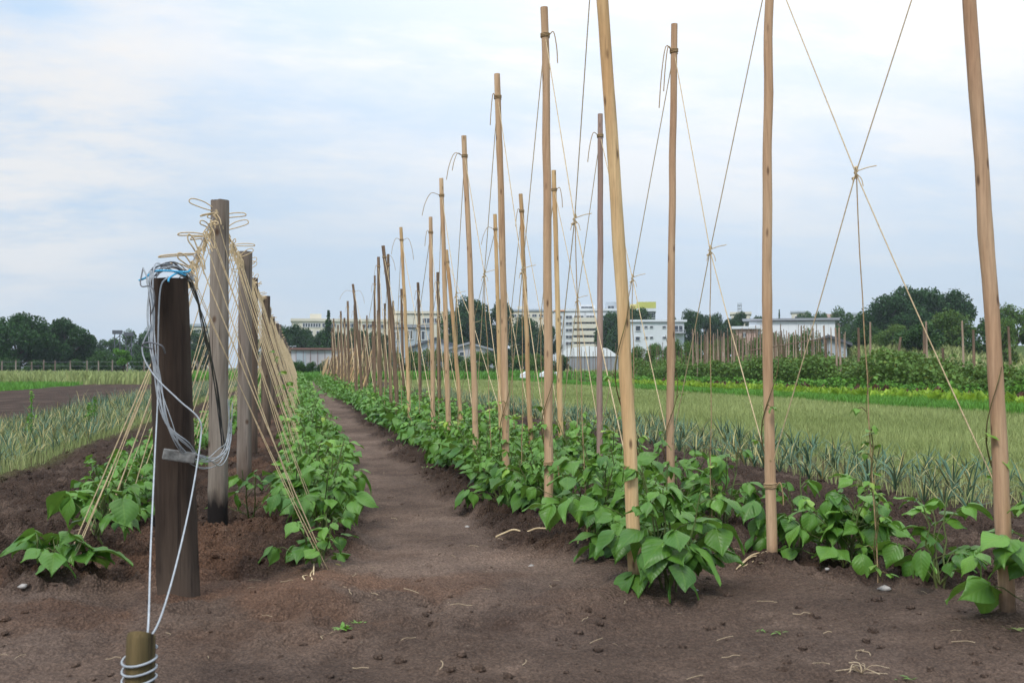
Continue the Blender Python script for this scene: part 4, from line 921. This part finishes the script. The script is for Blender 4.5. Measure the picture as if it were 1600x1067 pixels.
for i, (px, yt, wp) in enumerate(((155, 552, 40), (180, 556, 40), (225, 553, 45), (262, 552, 45), (300, 552, 45), (10, 560, 50), (60, 563, 50), (110, 562, 50))):
    tree('bush', px, 92, yt, wp, '%s dark shrub along the left fence' % ordw(i+1), 'dark shrubs along the left fence')
for i, (px, yt, wp, t, k) in enumerate(((452, 508, 56, 140, 'dark'), (478, 511, 40, 146, 'dark'), (432, 520, 40, 146, 'mid'), (500, 518, 44, 138, 'dark'), (530, 520, 44, 140, 'dark'), (560, 515, 44, 145, 'dark'), (590, 520, 50, 140, 'dark'), (620, 530, 44, 148, 'mid'), (735, 468, 84, 150, 'dark'), (775, 475, 70, 155, 'dark'), (705, 490, 46, 152, 'mid'), (820, 496, 60, 150, 'dark'), (850, 505, 50, 148, 'dark'), (955, 485, 48, 160, 'dark'), (998, 478, 46, 175, 'mid'), (965, 508, 40, 150, 'dark'))):
    tree(k, px, t, yt, wp, '%s tree from the left in the dark belt before the apartment blocks' % ordw(i+1), 'dark trees before the apartment blocks')
tree('con', 513, 125, 488, 42, 'dark pointed conifer in front of the long cream building')
for i, (px, yt, wp, t) in enumerate(((1082, 486, 54, 150), (1112, 491, 50, 154), (1138, 496, 46, 158), (1162, 490, 40, 165), (1185, 492, 36, 170), (1055, 497, 34, 170))):
    tree('dark', px, t, yt, wp, '%s dark tree from the left between the white house and the white hall' % ordw(i+1), 'dark trees between the white house and the hall')
tree('con', 1218, 190, 486, 16, 'tiny dark conifer tip showing above the white hall roof')
for i, (px, yt, wp, t) in enumerate(((1258, 490, 40, 190), (1282, 486, 30, 190), (1318, 484, 50, 150), (1340, 498, 40, 140))):
    tree('mid', px, t, yt, wp, '%s grey-green tree from the left above the right end of the hall' % ordw(i+1), 'grey-green trees above the hall')
tree('dark', 1392, 112, 458, 96, 'left lobe tree of the big dark group on the right')
tree('dark', 1436, 116, 449, 100, 'tallest middle tree of the big dark group on the right')
tree('dark', 1478, 118, 456, 84, 'right lobe tree of the big dark group on the right')
for i, (px, yt, wp, t) in enumerate(((1440, 505, 76, 72), (1490, 492, 90, 74), (1545, 497, 80, 70), (1590, 483, 90, 78), (1625, 474, 80, 86), (1395, 510, 60, 76), (1352, 512, 60, 80), (1570, 505, 60, 66))):
    tree('gbush' if i % 2 else 'bush', px, t, yt, wp, '%s big green shrub on the slope at the right' % ordw(i+1), 'big green shrubs on the right slope')
for i in range(17):
    px = 995+i*17; tree('gbush', px, 66+rd.uniform(-4, 4), 545-i*1.3+rd.uniform(-4, 4), 38, '%s green shrub from the left on the bank below the white house and hall' % ordw(i+1), 'green shrubs on the bank')
for i in range(13):
    px = 560+i*26; tree('gbush' if i % 3 else 'bush', px, 80+rd.uniform(-5, 5), 556+rd.uniform(-8, 4), 44, '%s shrub from the left in the hedge line behind the stake rows' % ordw(i+1), 'shrubs in the hedge line behind the stakes')
for i, px in enumerate((455, 472, 488, 506, 528)):
    tree('bush', px, 72, 565+rd.uniform(-2, 2), 28, '%s low dark shrub from the left at the end of the path' % ordw(i+1), 'low dark shrubs at the end of the path')
# wire fence along the left field edge
F = empty('wire_fence', atd(60, 84), 'old wire fence with grey posts along the far left field edge', 'fence')
fl = Vector(F.location)
for i in range(16):
    p = atd(-20+i*22+rd.uniform(-4, 4), 84)-fl; vb = VB(); box(vb, (p.x, p.y, .6), (.10, .10, 1.3+rd.uniform(-.2, .2))); child(F, vb.build('post', M['grey'], F, smooth=False))
for z in (.4, .8, 1.15):
    vb = VB(); tube(vb, [atd(-20, 84)-fl+Vector((0, 0, z)), atd(320, 84)-fl+Vector((0, 0, z))], .012, 4); child(F, vb.build('fence_wire', M['wiredk'], F))
# ---------------------------------------------------------------- buildings
def plain(name, c, rough=.8): return noisy(name, tuple(x*.9 for x in c), tuple(min(x*1.06, .9) for x in c), .6, rough)
B = {'white': plain('white_render', (.66, .68, .70)), 'cream': plain('cream_render', (.66, .61, .50)), 'grey': plain('grey_cladding', (.42, .46, .50)), 'dark': plain('dark_roof', (.10, .105, .12)), 'mid': plain('mid_grey_roof', (.30, .31, .33)),
     'glass': mat('window_glass', (.05, .06, .075), .15, .6), 'frame': mat('window_frame', (.6, .6, .6), .5), 'pink': plain('pink_render', (.52, .36, .30)), 'lime': plain('lime_panel', (.52, .52, .13)), 'yellow': plain('yellow_panel', (.75, .62, .22)), 'orange': plain('orange_panel', (.70, .32, .16)),
     'lav': noisy('weathered_white_planks', (.38, .36, .38), (.62, .59, .61), 1.2, .8, (1, 1, .1)), 'rust': plain('rusty_brown', (.22, .12, .10)), 'sheet': mat('white_sheet', (.78, .79, .8), .6)}
class Bld:
    def __init__(s, px, t, lab, cat='building', name='apartment_building', skew=0.0, grp=None):
        p = atd(px, t); s.t = t; s.px = px; s.z0 = 0.0
        s.e = empty(name, (p.x, p.y, 0), lab, cat, grp, yaw_at(px)+skew)
    def x(s, px): return (px-s.px)/FPX*s.t
    def z(s, py): return CAMH+s.t*(HOR-py)/FPX
    def blk(s, name, mt, x0, x1, yt, yb, dep=12.0, off=0.0):
        vb = VB(); a, b, c, d = s.x(x0), s.x(x1), s.z(yt), s.z(yb); box(vb, ((a+b)/2, off+dep/2, (c+d)/2), (b-a, dep, c-d)); return child(s.e, vb.build(name, B[mt], s.e, smooth=False))
    def roof(s, mt, x0, x1, yt, th=.5, dep=12.6, off=-.3, over=.3):
        vb = VB(); a, b = s.x(x0)-over, s.x(x1)+over; z = s.z(yt); box(vb, ((a+b)/2, off+dep/2, z+th/2+.003), (b-a, dep, th)); return child(s.e, vb.build('roof', B[mt], s.e, smooth=False))
    def win(s, x0, x1, yt, yb, off=0.0, bars=1, name='window'):
        vb = VB(); a, b, c, d = s.x(x0), s.x(x1), s.z(yt), s.z(yb); w_, h_ = b-a, c-d; f = min(.12, h_*.12)
        for q in range(bars+1): box(vb, (a+w_*q/bars, off-.04, (c+d)/2), (f, .12, h_))
        for zz_ in (c, d): box(vb, ((a+b)/2, off-.045, zz_), (w_+f, .14, f))
        o = child(s.e, vb.build(name, B['frame'], s.e, smooth=False)); vb = VB(); box(vb, ((a+b)/2, off-.02, (c+d)/2), (w_-f, .06, h_-f)); vb.build('pane', B['glass'], o, smooth=False); return o
b = Bld(485, 190, 'long low cream building with a box on its roof behind the conifer', skew=.0)
b.blk('wall', 'cream', 457, 620, 502, 575, 20); b.roof('cream', 457, 620, 502, .5, 20.5); b.blk('roof_box', 'cream', 484, 502, 489, 499, 8, 3)
for i in range(7): b.win(473+i*4, 476.4+i*4, 505, 511)
b.win(503, 524, 505, 511, bars=5); b.win(530, 556, 505, 511, bars=6); b.win(565, 600, 506, 512, bars=6)
for i in range(3): b.win(480+i*14, 488+i*14, 517, 523, bars=2)
b = Bld(425, 200, 'small cream building part seen right of the left posts'); b.blk('wall', 'cream', 411, 440, 513, 575, 10); b.roof('grey', 411, 440, 512, .5, 10.5); b.blk('roof_box', 'cream', 412, 421, 504, 510, 6, 3); b.win(414, 438, 517, 521, bars=4)
b = Bld(315, 200, 'pale building sliver seen between the tarred post and the grey post'); b.blk('wall', 'cream', 300, 330, 511, 575, 10); b.roof('grey', 300, 330, 510, .5, 10.5); b.win(305, 324, 515, 520, bars=3)
b = Bld(650, 200, 'tall cream building with a thin chimney behind the grey factory'); b.blk('wall', 'cream', 608, 692, 491, 575, 20); b.roof('cream', 608, 692, 490, .5, 20.5); b.blk('chimney', 'grey', 671, 674, 477, 488, .5, 4); b.win(612, 624, 499, 508, bars=2); b.win(660, 685, 497, 505, bars=4)
b = Bld(645, 130, 'light grey factory block with tall dark windows', name='factory_building'); b.blk('wall', 'grey', 612, 673, 513, 575, 14); b.roof('mid', 612, 673, 512, .4, 14.5)
b.win(614, 624, 518, 532, bars=2); b.win(636, 645, 516, 530, bars=2); b.win(652, 664, 517, 531, bars=2); b.win(615, 623, 541, 552, bars=2)
def gable(px0, px1, yr, ye, t, dep, lab, wm, rm, name='gabled_shed', yb=578):
    b = Bld((px0+px1)/2, t, lab, 'shed', name); a, c = b.x(px0), b.x(px1); ze, zr, zb = b.z(ye), b.z(yr), b.z(yb)
    vb = VB(); prism(vb, [(a, zb), (c, zb), (c, ze), ((a+c)/2, zr), (a, ze)], 0, dep); child(b.e, vb.build('wall', B[wm], b.e, smooth=False))
    vb = VB(); o = .35
    for s in (-1, 1):
        xe = a-o if s < 0 else c+o; sl = (zr-ze)/((c-a)/2); zz_ = ze-o*sl; m_ = (a+c)/2
        prism(vb, [(m_, zr+.02), (xe, zz_+.02), (xe, zz_+.22), (m_, zr+.22)] if s > 0 else [(xe, zz_+.02), (m_, zr+.02), (m_, zr+.22), (xe, zz_+.22)], -o, dep+o)
    child(b.e, vb.build('roof', B[rm], b.e, smooth=False)); return b
gable(640, 722, 530, 545, 105, 14, 'dark gabled shed behind the stakes', 'grey', 'dark')
b = gable(700, 765, 538, 547, 98, 10, 'low pale shed with a shallow roof left of the big dark tree', 'lav', 'mid'); b.win(705, 712, 550, 556); b.win(718, 725, 550, 556)
b = Bld(495, 92, 'long low shed of weathered pinkish white planks at the end of the path', 'shed', 'plank_shed'); b.blk('wall', 'lav', 425, 560, 547, 580, 8); b.roof('rust', 425, 560, 546.5, .16, 8.8)
for i in range(12):
    x_ = 430+i*11; b.blk('batten', 'rust', x_, x_+.7, 548, 576, .06, -.06)
b.blk('door', 'grey', 463, 478, 550, 572, .05, -.05)
# apartment blocks
b = Bld(920, 210, 'tall white apartment block with balconies and window bands behind the stakes')
b.blk('wall', 'white', 865, 965, 487, 580, 14); b.roof('white', 865, 965, 486, .5, 14.6)
for i, yy_ in enumerate((493, 503, 513.5, 524, 534, 546)):
    for k_, (x0, x1, br) in enumerate(((868, 878, 2), (884, 894, 2), (897, 912, 3), (916, 930, 3), (936, 949, 3), (952, 962, 2))): b.win(x0, x1, yy_, yy_+5.0, bars=br)
    vb = VB(); a, c = b.x(895), b.x(932); box(vb, ((a+c)/2, -.9, b.z(yy_+7)), (c-a, 1.6, .9)); child(b.e, vb.build('balcony', B['cream'], b.e, smooth=False))
b.blk('vent', 'mid', 872, 874, 482, 485.5, 1, 3); b.blk('vent', 'mid', 888, 891, 483, 485.5, 1, 3); b.blk('downpipe', 'mid', 881, 881.5, 487, 570, .15, -.2); b.blk('downpipe', 'mid', 914, 914.5, 487, 570, .15, -.2)
b.blk('roof_box', 'white', 905, 930, 475, 484, 8, 2); b.blk('roof_box', 'grey', 947, 985, 471, 484, 8, 2); b.win(908, 926, 478, 481, 2, 3); b.win(950, 960, 477, 481.5, 2, 2)
b.blk('orange_panel', 'orange', 866, 882, 484.4, 486, .3, -.4)
b = Bld(985, 225, 'grey upper apartment block with balconies left of the lime coloured roof box'); b.blk('wall', 'grey', 962, 1000, 486, 580, 12); b.roof('yellow', 975, 1000, 484, 1.2, 6, -.4); b.win(965, 973, 490, 494, bars=2); b.win(965, 973, 500, 504, bars=2)
b = Bld(1010, 215, 'dark tower with a big lime green box on top'); b.blk('wall', 'dark', 998, 1024, 486, 580, 8); b.blk('lime_box', 'lime', 995, 1025, 472, 482, 9, -1); b.blk('white_band', 'white', 995, 1025, 482.1, 487, 9, -1); b.win(1012, 1022, 489, 497, bars=2)
b = Bld(832, 215, 'long cream apartment wing left of the tall white block'); b.blk('wall', 'cream', 796, 864, 487, 580, 12); b.roof('grey', 796, 864, 486, .4, 12.5); b.blk('roof_box', 'cream', 808, 824, 477, 483, 6, 3)
for i in range(6): b.win(800+i*10.5, 807+i*10.5, 491, 495, bars=2)
b = Bld(1027, 120, 'white two-storey modern house with small square windows', 'house', 'white_house', skew=.12)
b.blk('wall', 'white', 986, 1069, 504, 560, 9); b.roof('white', 986, 1069, 503, .25, 9.5)
for x0, x1 in ((1007, 1012), (1015.5, 1020.5), (1035, 1040.5), (1043, 1048)):
    b.win(x0, x1, 509.5, 512.5); b.win(x0, x1, 526, 529)
b.win(993, 1001, 509, 517, bars=1, name='balcony_window'); b.win(1053.5, 1067, 508.5, 519, bars=2, name='balcony_window'); b.win(993, 1000, 526, 532, name='balcony_window')
vb = VB(); a, c = b.x(1053), b.x(1069); box(vb, ((a+c)/2, -.6, b.z(521)), (c-a, 1.1, .14)); [tube(vb, [(x_, -1.1, b.z(521)), (x_, -1.1, b.z(516.5))], .03, 4) for x_ in np.linspace(a, c, 8)]; tube(vb, [(a, -1.1, b.z(516.5)), (c, -1.1, b.z(516.5))], .04, 4); child(b.e, vb.build('balcony_railing', B['mid'], b.e))
b = Bld(1153, 230, 'distant cream building carrying an antenna mast'); b.blk('wall', 'cream', 1143, 1172, 492, 575, 10); b.roof('cream', 1143, 1172, 491, .5, 10.5)
vb = VB()
for x_ in (1153.5, 1156, 1158.5): tube(vb, [(b.x(x_), 3, b.z(491)), (b.x(x_), 3, b.z(472))], .14, 5)
for yy_ in (475, 480, 485): box(vb, (b.x(1156), 3, b.z(yy_)), (b.x(1159)-b.x(1153), .5, .5))
child(b.e, vb.build('antenna_mast', B['grey'], b.e))
b = Bld(1236, 82, 'big plain white hall with a dark roof edge behind the garden poles', 'hall', 'white_hall'); b.blk('wall', 'sheet', 1172, 1302, 502, 556, 14); b.roof('mid', 1168, 1303, 501, .18, 14.8)
for i in range(10): b.blk('panel_joint', 'white', 1184+i*12, 1184.5+i*12, 503, 555, .03, -.03)
b = Bld(1172, 78, 'pink building corner left of the white hall', 'building', 'pink_building'); b.blk('wall', 'pink', 1150, 1182, 515, 570, 6); b.roof('white', 1150, 1182, 514, .2, 6.4); b.win(1160, 1166, 520, 527, bars=2)
gable(1268, 1322, 528, 538, 70, 8, 'small shed with a dark gabled roof right of the white hall', 'grey', 'dark', yb=560)
b = Bld(1262, 240, 'pale flat-roofed block peeping over the hall roof'); b.blk('wall', 'cream', 1238, 1262, 489, 575, 10); b.blk('wing', 'pink', 1286, 1310, 491, 575, 10); b.roof('grey', 1238, 1262, 488.5, .4, 10.4); b.win(1243, 1256, 494, 499, bars=3)
b = Bld(1341, 230, 'pale block with dark windows left of the big dark trees'); b.blk('wall', 'white', 1334, 1352, 492, 575, 10); b.roof('grey', 1334, 1352, 491.5, .4, 10.4)
b.win(1337, 1341, 495, 499); b.win(1344, 1348, 495, 499); b.win(1337, 1341, 503, 507); b.win(1344, 1348, 503, 507)
# white sheet tunnel tents
def tent(x0, x1, yt, yb, t, lab):
    p = atd((x0+x1)/2, t); e = empty('tunnel_tent', (p.x, p.y, 0), lab, 'tent', None, yaw_at((x0+x1)/2)); hw = (x1-x0)/FPX*t/2; zt = CAMH+t*(HOR-yt)/FPX; zb = CAMH+t*(HOR-yb)/FPX
    vb = VB(); prism(vb, [(-hw, zb), (hw, zb), (hw*.62, zb+(zt-zb)*.75), (0, zt), (-hw*.62, zb+(zt-zb)*.75)], 0, 8); child(e, vb.build('tent_cover', B['sheet'], e, smooth=False))
    vb = VB(); box(vb, (0, 4, zb/2-.005), (hw*1.9, 7.8, zb)); child(e, vb.build('base_wall', B['mid'], e, smooth=False))
tent(868, 968, 540, 557, 88, 'white sheet-covered tunnel tent below the apartment block')
for k_, (px, py, t, w_) in enumerate(((871, 577, 58, .4), (848, 584, 52, .25), (818, 593, 46, .25))):
    p = atd(px, t); vb = VB(); prism(vb, [(-w_/2, 0), (w_/2, 0), (w_/2*.9, .28), (-w_/2*.9, .16)], -.2, .2); prism(vb, [(-w_/2*.8, .163), (w_/2*.8, .163), (w_/2*.7, .2), (-w_/2*.7, .2)], -.15, .15)
    o = vb.build('white_crate', B['sheet'], smooth=False); o.location = (p.x, p.y, ground_z(p.x, p.y)+.05+(HOR-py+0)/FPX*t*0+.2); tag(o, '%s white crate from the right standing in the green crop' % ordw(k_+1), 'crate', 'white crates in the far crop')
# railway signal masts far left
for i, px in enumerate((183, 201)):
    p = atd(px, 135); H = CAMH+135*(HOR-(519 if i == 0 else 522))/FPX; e = empty('lattice_mast', (p.x, p.y, 0), ('left' if i == 0 else 'right')+' one of the two dark masts above the left treeline', 'mast', 'dark masts above the treeline')
    vb = VB()
    for sx in (-.4, .4): tube(vb, [(sx, 0, 0), (sx*.8, 0, H)], .07, 4)
    for z in np.arange(.5, H-.5, .9): tube(vb, [(-.4, 0, z), (.4, 0, z+.9)], .04, 4)
    child(e, vb.build('lattice', B['dark'], e)); vb = VB(); box(vb, (0, 0, H), (1.2, .5, .5)); child(e, vb.build('mast_head', B['dark'], e, smooth=False))
# slim street lamps by the shed
for i, (px, t) in enumerate(((449, 96), (456, 97))):
    p = atd(px, t); vb = VB(); H = CAMH+t*(HOR-541)/FPX; tube(vb, [(0, 0, 0), (0, 0, H-.2), (.12, 0, H), (.4, 0, H)], .04, 5); o = vb.build('street_lamp', B['grey']); o.location = p; tag(o, ('left' if i == 0 else 'right')+' small curved lamp above the plank shed', 'lamp', 'small lamps above the shed')
# ---------------------------------------------------------------- straw, stones, weeds on the soil
rg = np.random.default_rng(88); rd = random.Random(88); sn = 0
SM = []
for i in range(8):
    vb = VB(); L_ = rd.uniform(.015, .055); tube(vb, spline([(-L_/2, 0, .004), (-L_*.15, rd.uniform(-.1, .1)*L_, .006), (L_*.2, rd.uniform(-.15, .15)*L_, .004), (L_/2, rd.uniform(-.1, .1)*L_, .003)], 3), rd.uniform(.0006, .0012), 5); o = vb.build('straw_stalk', M['straw']); SM.append(o.data); bpy.data.objects.remove(o)
def zmax(x, y, r=.02): return max(ground_z(x+a, y+b) for a in (-r, 0, r) for b in (-r, 0, r))
spots = [(1130, 1000), (1060, 960), (540, 930), (550, 938), (400, 905), (395, 915), (420, 965), (930, 998), (960, 1005), (870, 905), (1440, 925), (1590, 985), (1340, 1020), (1345, 1045), (1335, 1035), (1330, 1050), (1350, 1030), (1140, 1025), (10, 1030), (520, 985), (780, 850), (975, 945), (1150, 880), (1165, 885), (1190, 890), (860, 925), (760, 890), (740, 860), (1250, 960), (1290, 990), (1500, 1010), (700, 940), (640, 1000), (690, 1040), (820, 1030), (600, 735), (660, 735), (650, 702), (700, 760)]
for i in range(45): spots.append((rd.uniform(0, 1600), rd.choice((rd.uniform(850, 1060), rd.uniform(740, 1060)))))
for (px, py) in spots:
    p = gnd(px, py); o = link('straw_stalk', rd.choice(SM)); s = rd.uniform(.7, 1.3); o.location = (p.x, p.y, zmax(p.x, p.y, .012)+.002); o.rotation_euler = (rd.uniform(-.1, .1), rd.uniform(-.1, .1), rd.uniform(0, 6.28)); o.scale = (s, s, s)
    tag(o, 'pale dry straw stalk lying on the bare soil', 'straw', 'dry straw stalks on the soil')
p0 = gnd(775, 850); p1_ = gnd(850, 846); vb = VB(); zt = [.006+ground_z(p0.x+(p1_.x-p0.x)*q, p0.y+(p1_.y-p0.y)*q) for q in np.linspace(0, 1, 6)]
tube(vb, spline([(p0.x+(p1_.x-p0.x)*q, p0.y+(p1_.y-p0.y)*q+.03*math.sin(q*5), z+.012) for q, z in zip(np.linspace(0, 1, 6), zt)], 5), .004, 6); tag(vb.build('rope_scrap', M['twine']), 'thick pale rope scrap on the soil left of the second stake', 'rope')
def foot_twine(px, py, px2, py2, lab):
    a, b = gnd(px, py), gnd(px2, py2); vb = VB()
    for k in range(3):
        m_ = a.lerp(b, .5)+Vector((rd.uniform(-.03, .03), rd.uniform(-.03, .03), .04)); tube(vb, spline([a+Vector((rd.uniform(-.02, .02), rd.uniform(-.02, .02), ground_z(a.x, a.y)+.012)), m_, b+Vector((0, 0, .02+.02*k))], 6), .0026, 5)
    tag(vb.build('twine_scrap', M['twine']), lab, 'twine')
foot_twine(1150, 886, 1200, 884, 'loose twine ends on the soil at the foot of the upright stake')
foot_twine(985, 925, 1000, 915, 'frayed twine at the foot of the thick pale stake')
foot_twine(483, 928, 492, 905, 'frayed twine end below the lowest slanting twine')
for px, py, r, lab in ((1378, 915, .022, 'large pale stone below the small sparse bean plant'), (40, 942, .014, 'small white stone near the low left bean plant'), (730, 822, .012, 'round pale stone at the right path edge'), (1085, 655+260, .010, 'small brown stone before the front bean plant'), (1165, 765, .02, 'orange-brown stone at the leek bed edge'), (715, 790, .010, 'tiny grey stone on the right path edge'), (830, 880, .012, 'flat grey stone on the soil below the second stake'), (1290, 900, .010, 'tiny pale stone below the bushy bean plant')):
    p = gnd(px, py); vb = VB(); blob(vb, (0, 0, 0), r, rg, .55); o = vb.build('stone', M['stone']); o.location = (p.x, p.y, zmax(p.x, p.y, .01)+r*.1); tag(o, lab, 'stone')
def weed(px, py, n, s, lab, mt='bean'):
    p = gnd(px, py); vb = VB(); rg = np.random.default_rng(int(px))
    for i in range(n):
        P, F, UV = leaflet(3, 5, s*rg.uniform(.6, 1.2), .42, .2, .3); vb.add(P@rotm(rg.uniform(0, 6.28), rg.uniform(-.1, .9), 0).T+np.array([rg.normal(0, s*.45), rg.normal(0, s*.3), .004]), F, UV, rg.uniform(.5, .9))
    o = vb.build('weed', M[mt]); o.location = (p.x, p.y, zmax(p.x, p.y, .01)); tag(o, lab, 'weed')
weed(535, 984, 16, .026, 'creeping green weed on the trodden soil near the bottom'); weed(560, 976, 8, .02, 'small green weed right beside the creeping one')
weed(1215, 987, 7, .016, 'tiny yellow-green seedling on the bare soil right of centre'); weed(1185, 985, 5, .014, 'tiniest seedling left of the yellow-green one'); weed(1410, 1062, 5, .02, 'green seedling at the bottom edge'); weed(1578, 982, 8, .03, 'grass tuft at the foot of the stout right stake', 'grass')
p = gnd(1342, 1052); vb = VB()
for i in range(11):
    a = rd.uniform(0, 6.28); L_ = rd.uniform(.03, .075); z_ = rd.uniform(.1, .9); tube(vb, spline([(0, 0, 0), (math.cos(a)*L_*.4, math.sin(a)*L_*.4, L_*.5*z_), (math.cos(a+.4)*L_, math.sin(a+.4)*L_, L_*.35*z_)], 4), rd.uniform(.0007, .0014), 5)
o = vb.build('straw_tuft', M['straw']); o.location = (p.x, p.y, zmax(p.x, p.y, .01)); tag(o, 'dry tuft of straw sticking up near the bottom right', 'straw')
weed(610, 695, 8, .03, 'green weed on the path edge further back'); weed(670, 738, 8, .03, 'low weed on the right path edge')
# loose weeds on the leftmost soil strip
for i, (px, py, h) in enumerate(((50, 690, .5), (530/3.557, 660, .34), (140, 668, .3))):
    p = gnd(px, py); vb = VB(); rg = np.random.default_rng(i+5); n = 60; z = rg.random(n)*h; cloud(vb, np.stack([rg.normal(0, .03, n)*(1.3-z/h), rg.normal(0, .03, n), z], 1), .06, rg, (.3, .9), asp=.35)
    tube(vb, [(0, 0, 0), (0, 0, h)], .004, 4, t=.3); o = vb.build('weed', M['green']); o.location = p; tag(o, ('tall feathery', 'upright dark green', 'short bright')[i]+' weed standing up out of the left onion bed', 'weed')
# ---------------------------------------------------------------- haze
hb = VB(); box(hb, (20, 100, 24), (1300, 1300, 50.0)); H_ = hb.build('haze', mat('haze_air'), smooth=False); tag(H_, 'thin bluish haze in the air over the fields', 'haze', kind='stuff')
H_.location = (0, 0, 0)
hm = H_.data.materials[0]; ht = hm.node_tree; ht.nodes.clear(); ho = ht.nodes.new('ShaderNodeOutputMaterial'); hv = ht.nodes.new('ShaderNodeVolumePrincipled')
hv.inputs['Color'].default_value = (0.82, 0.9, 1.0, 1); hv.inputs['Density'].default_value = 0.00042; hv.inputs['Anisotropy'].default_value = 0.2; ht.links.new(hv.outputs[0], ho.inputs['Volume'])
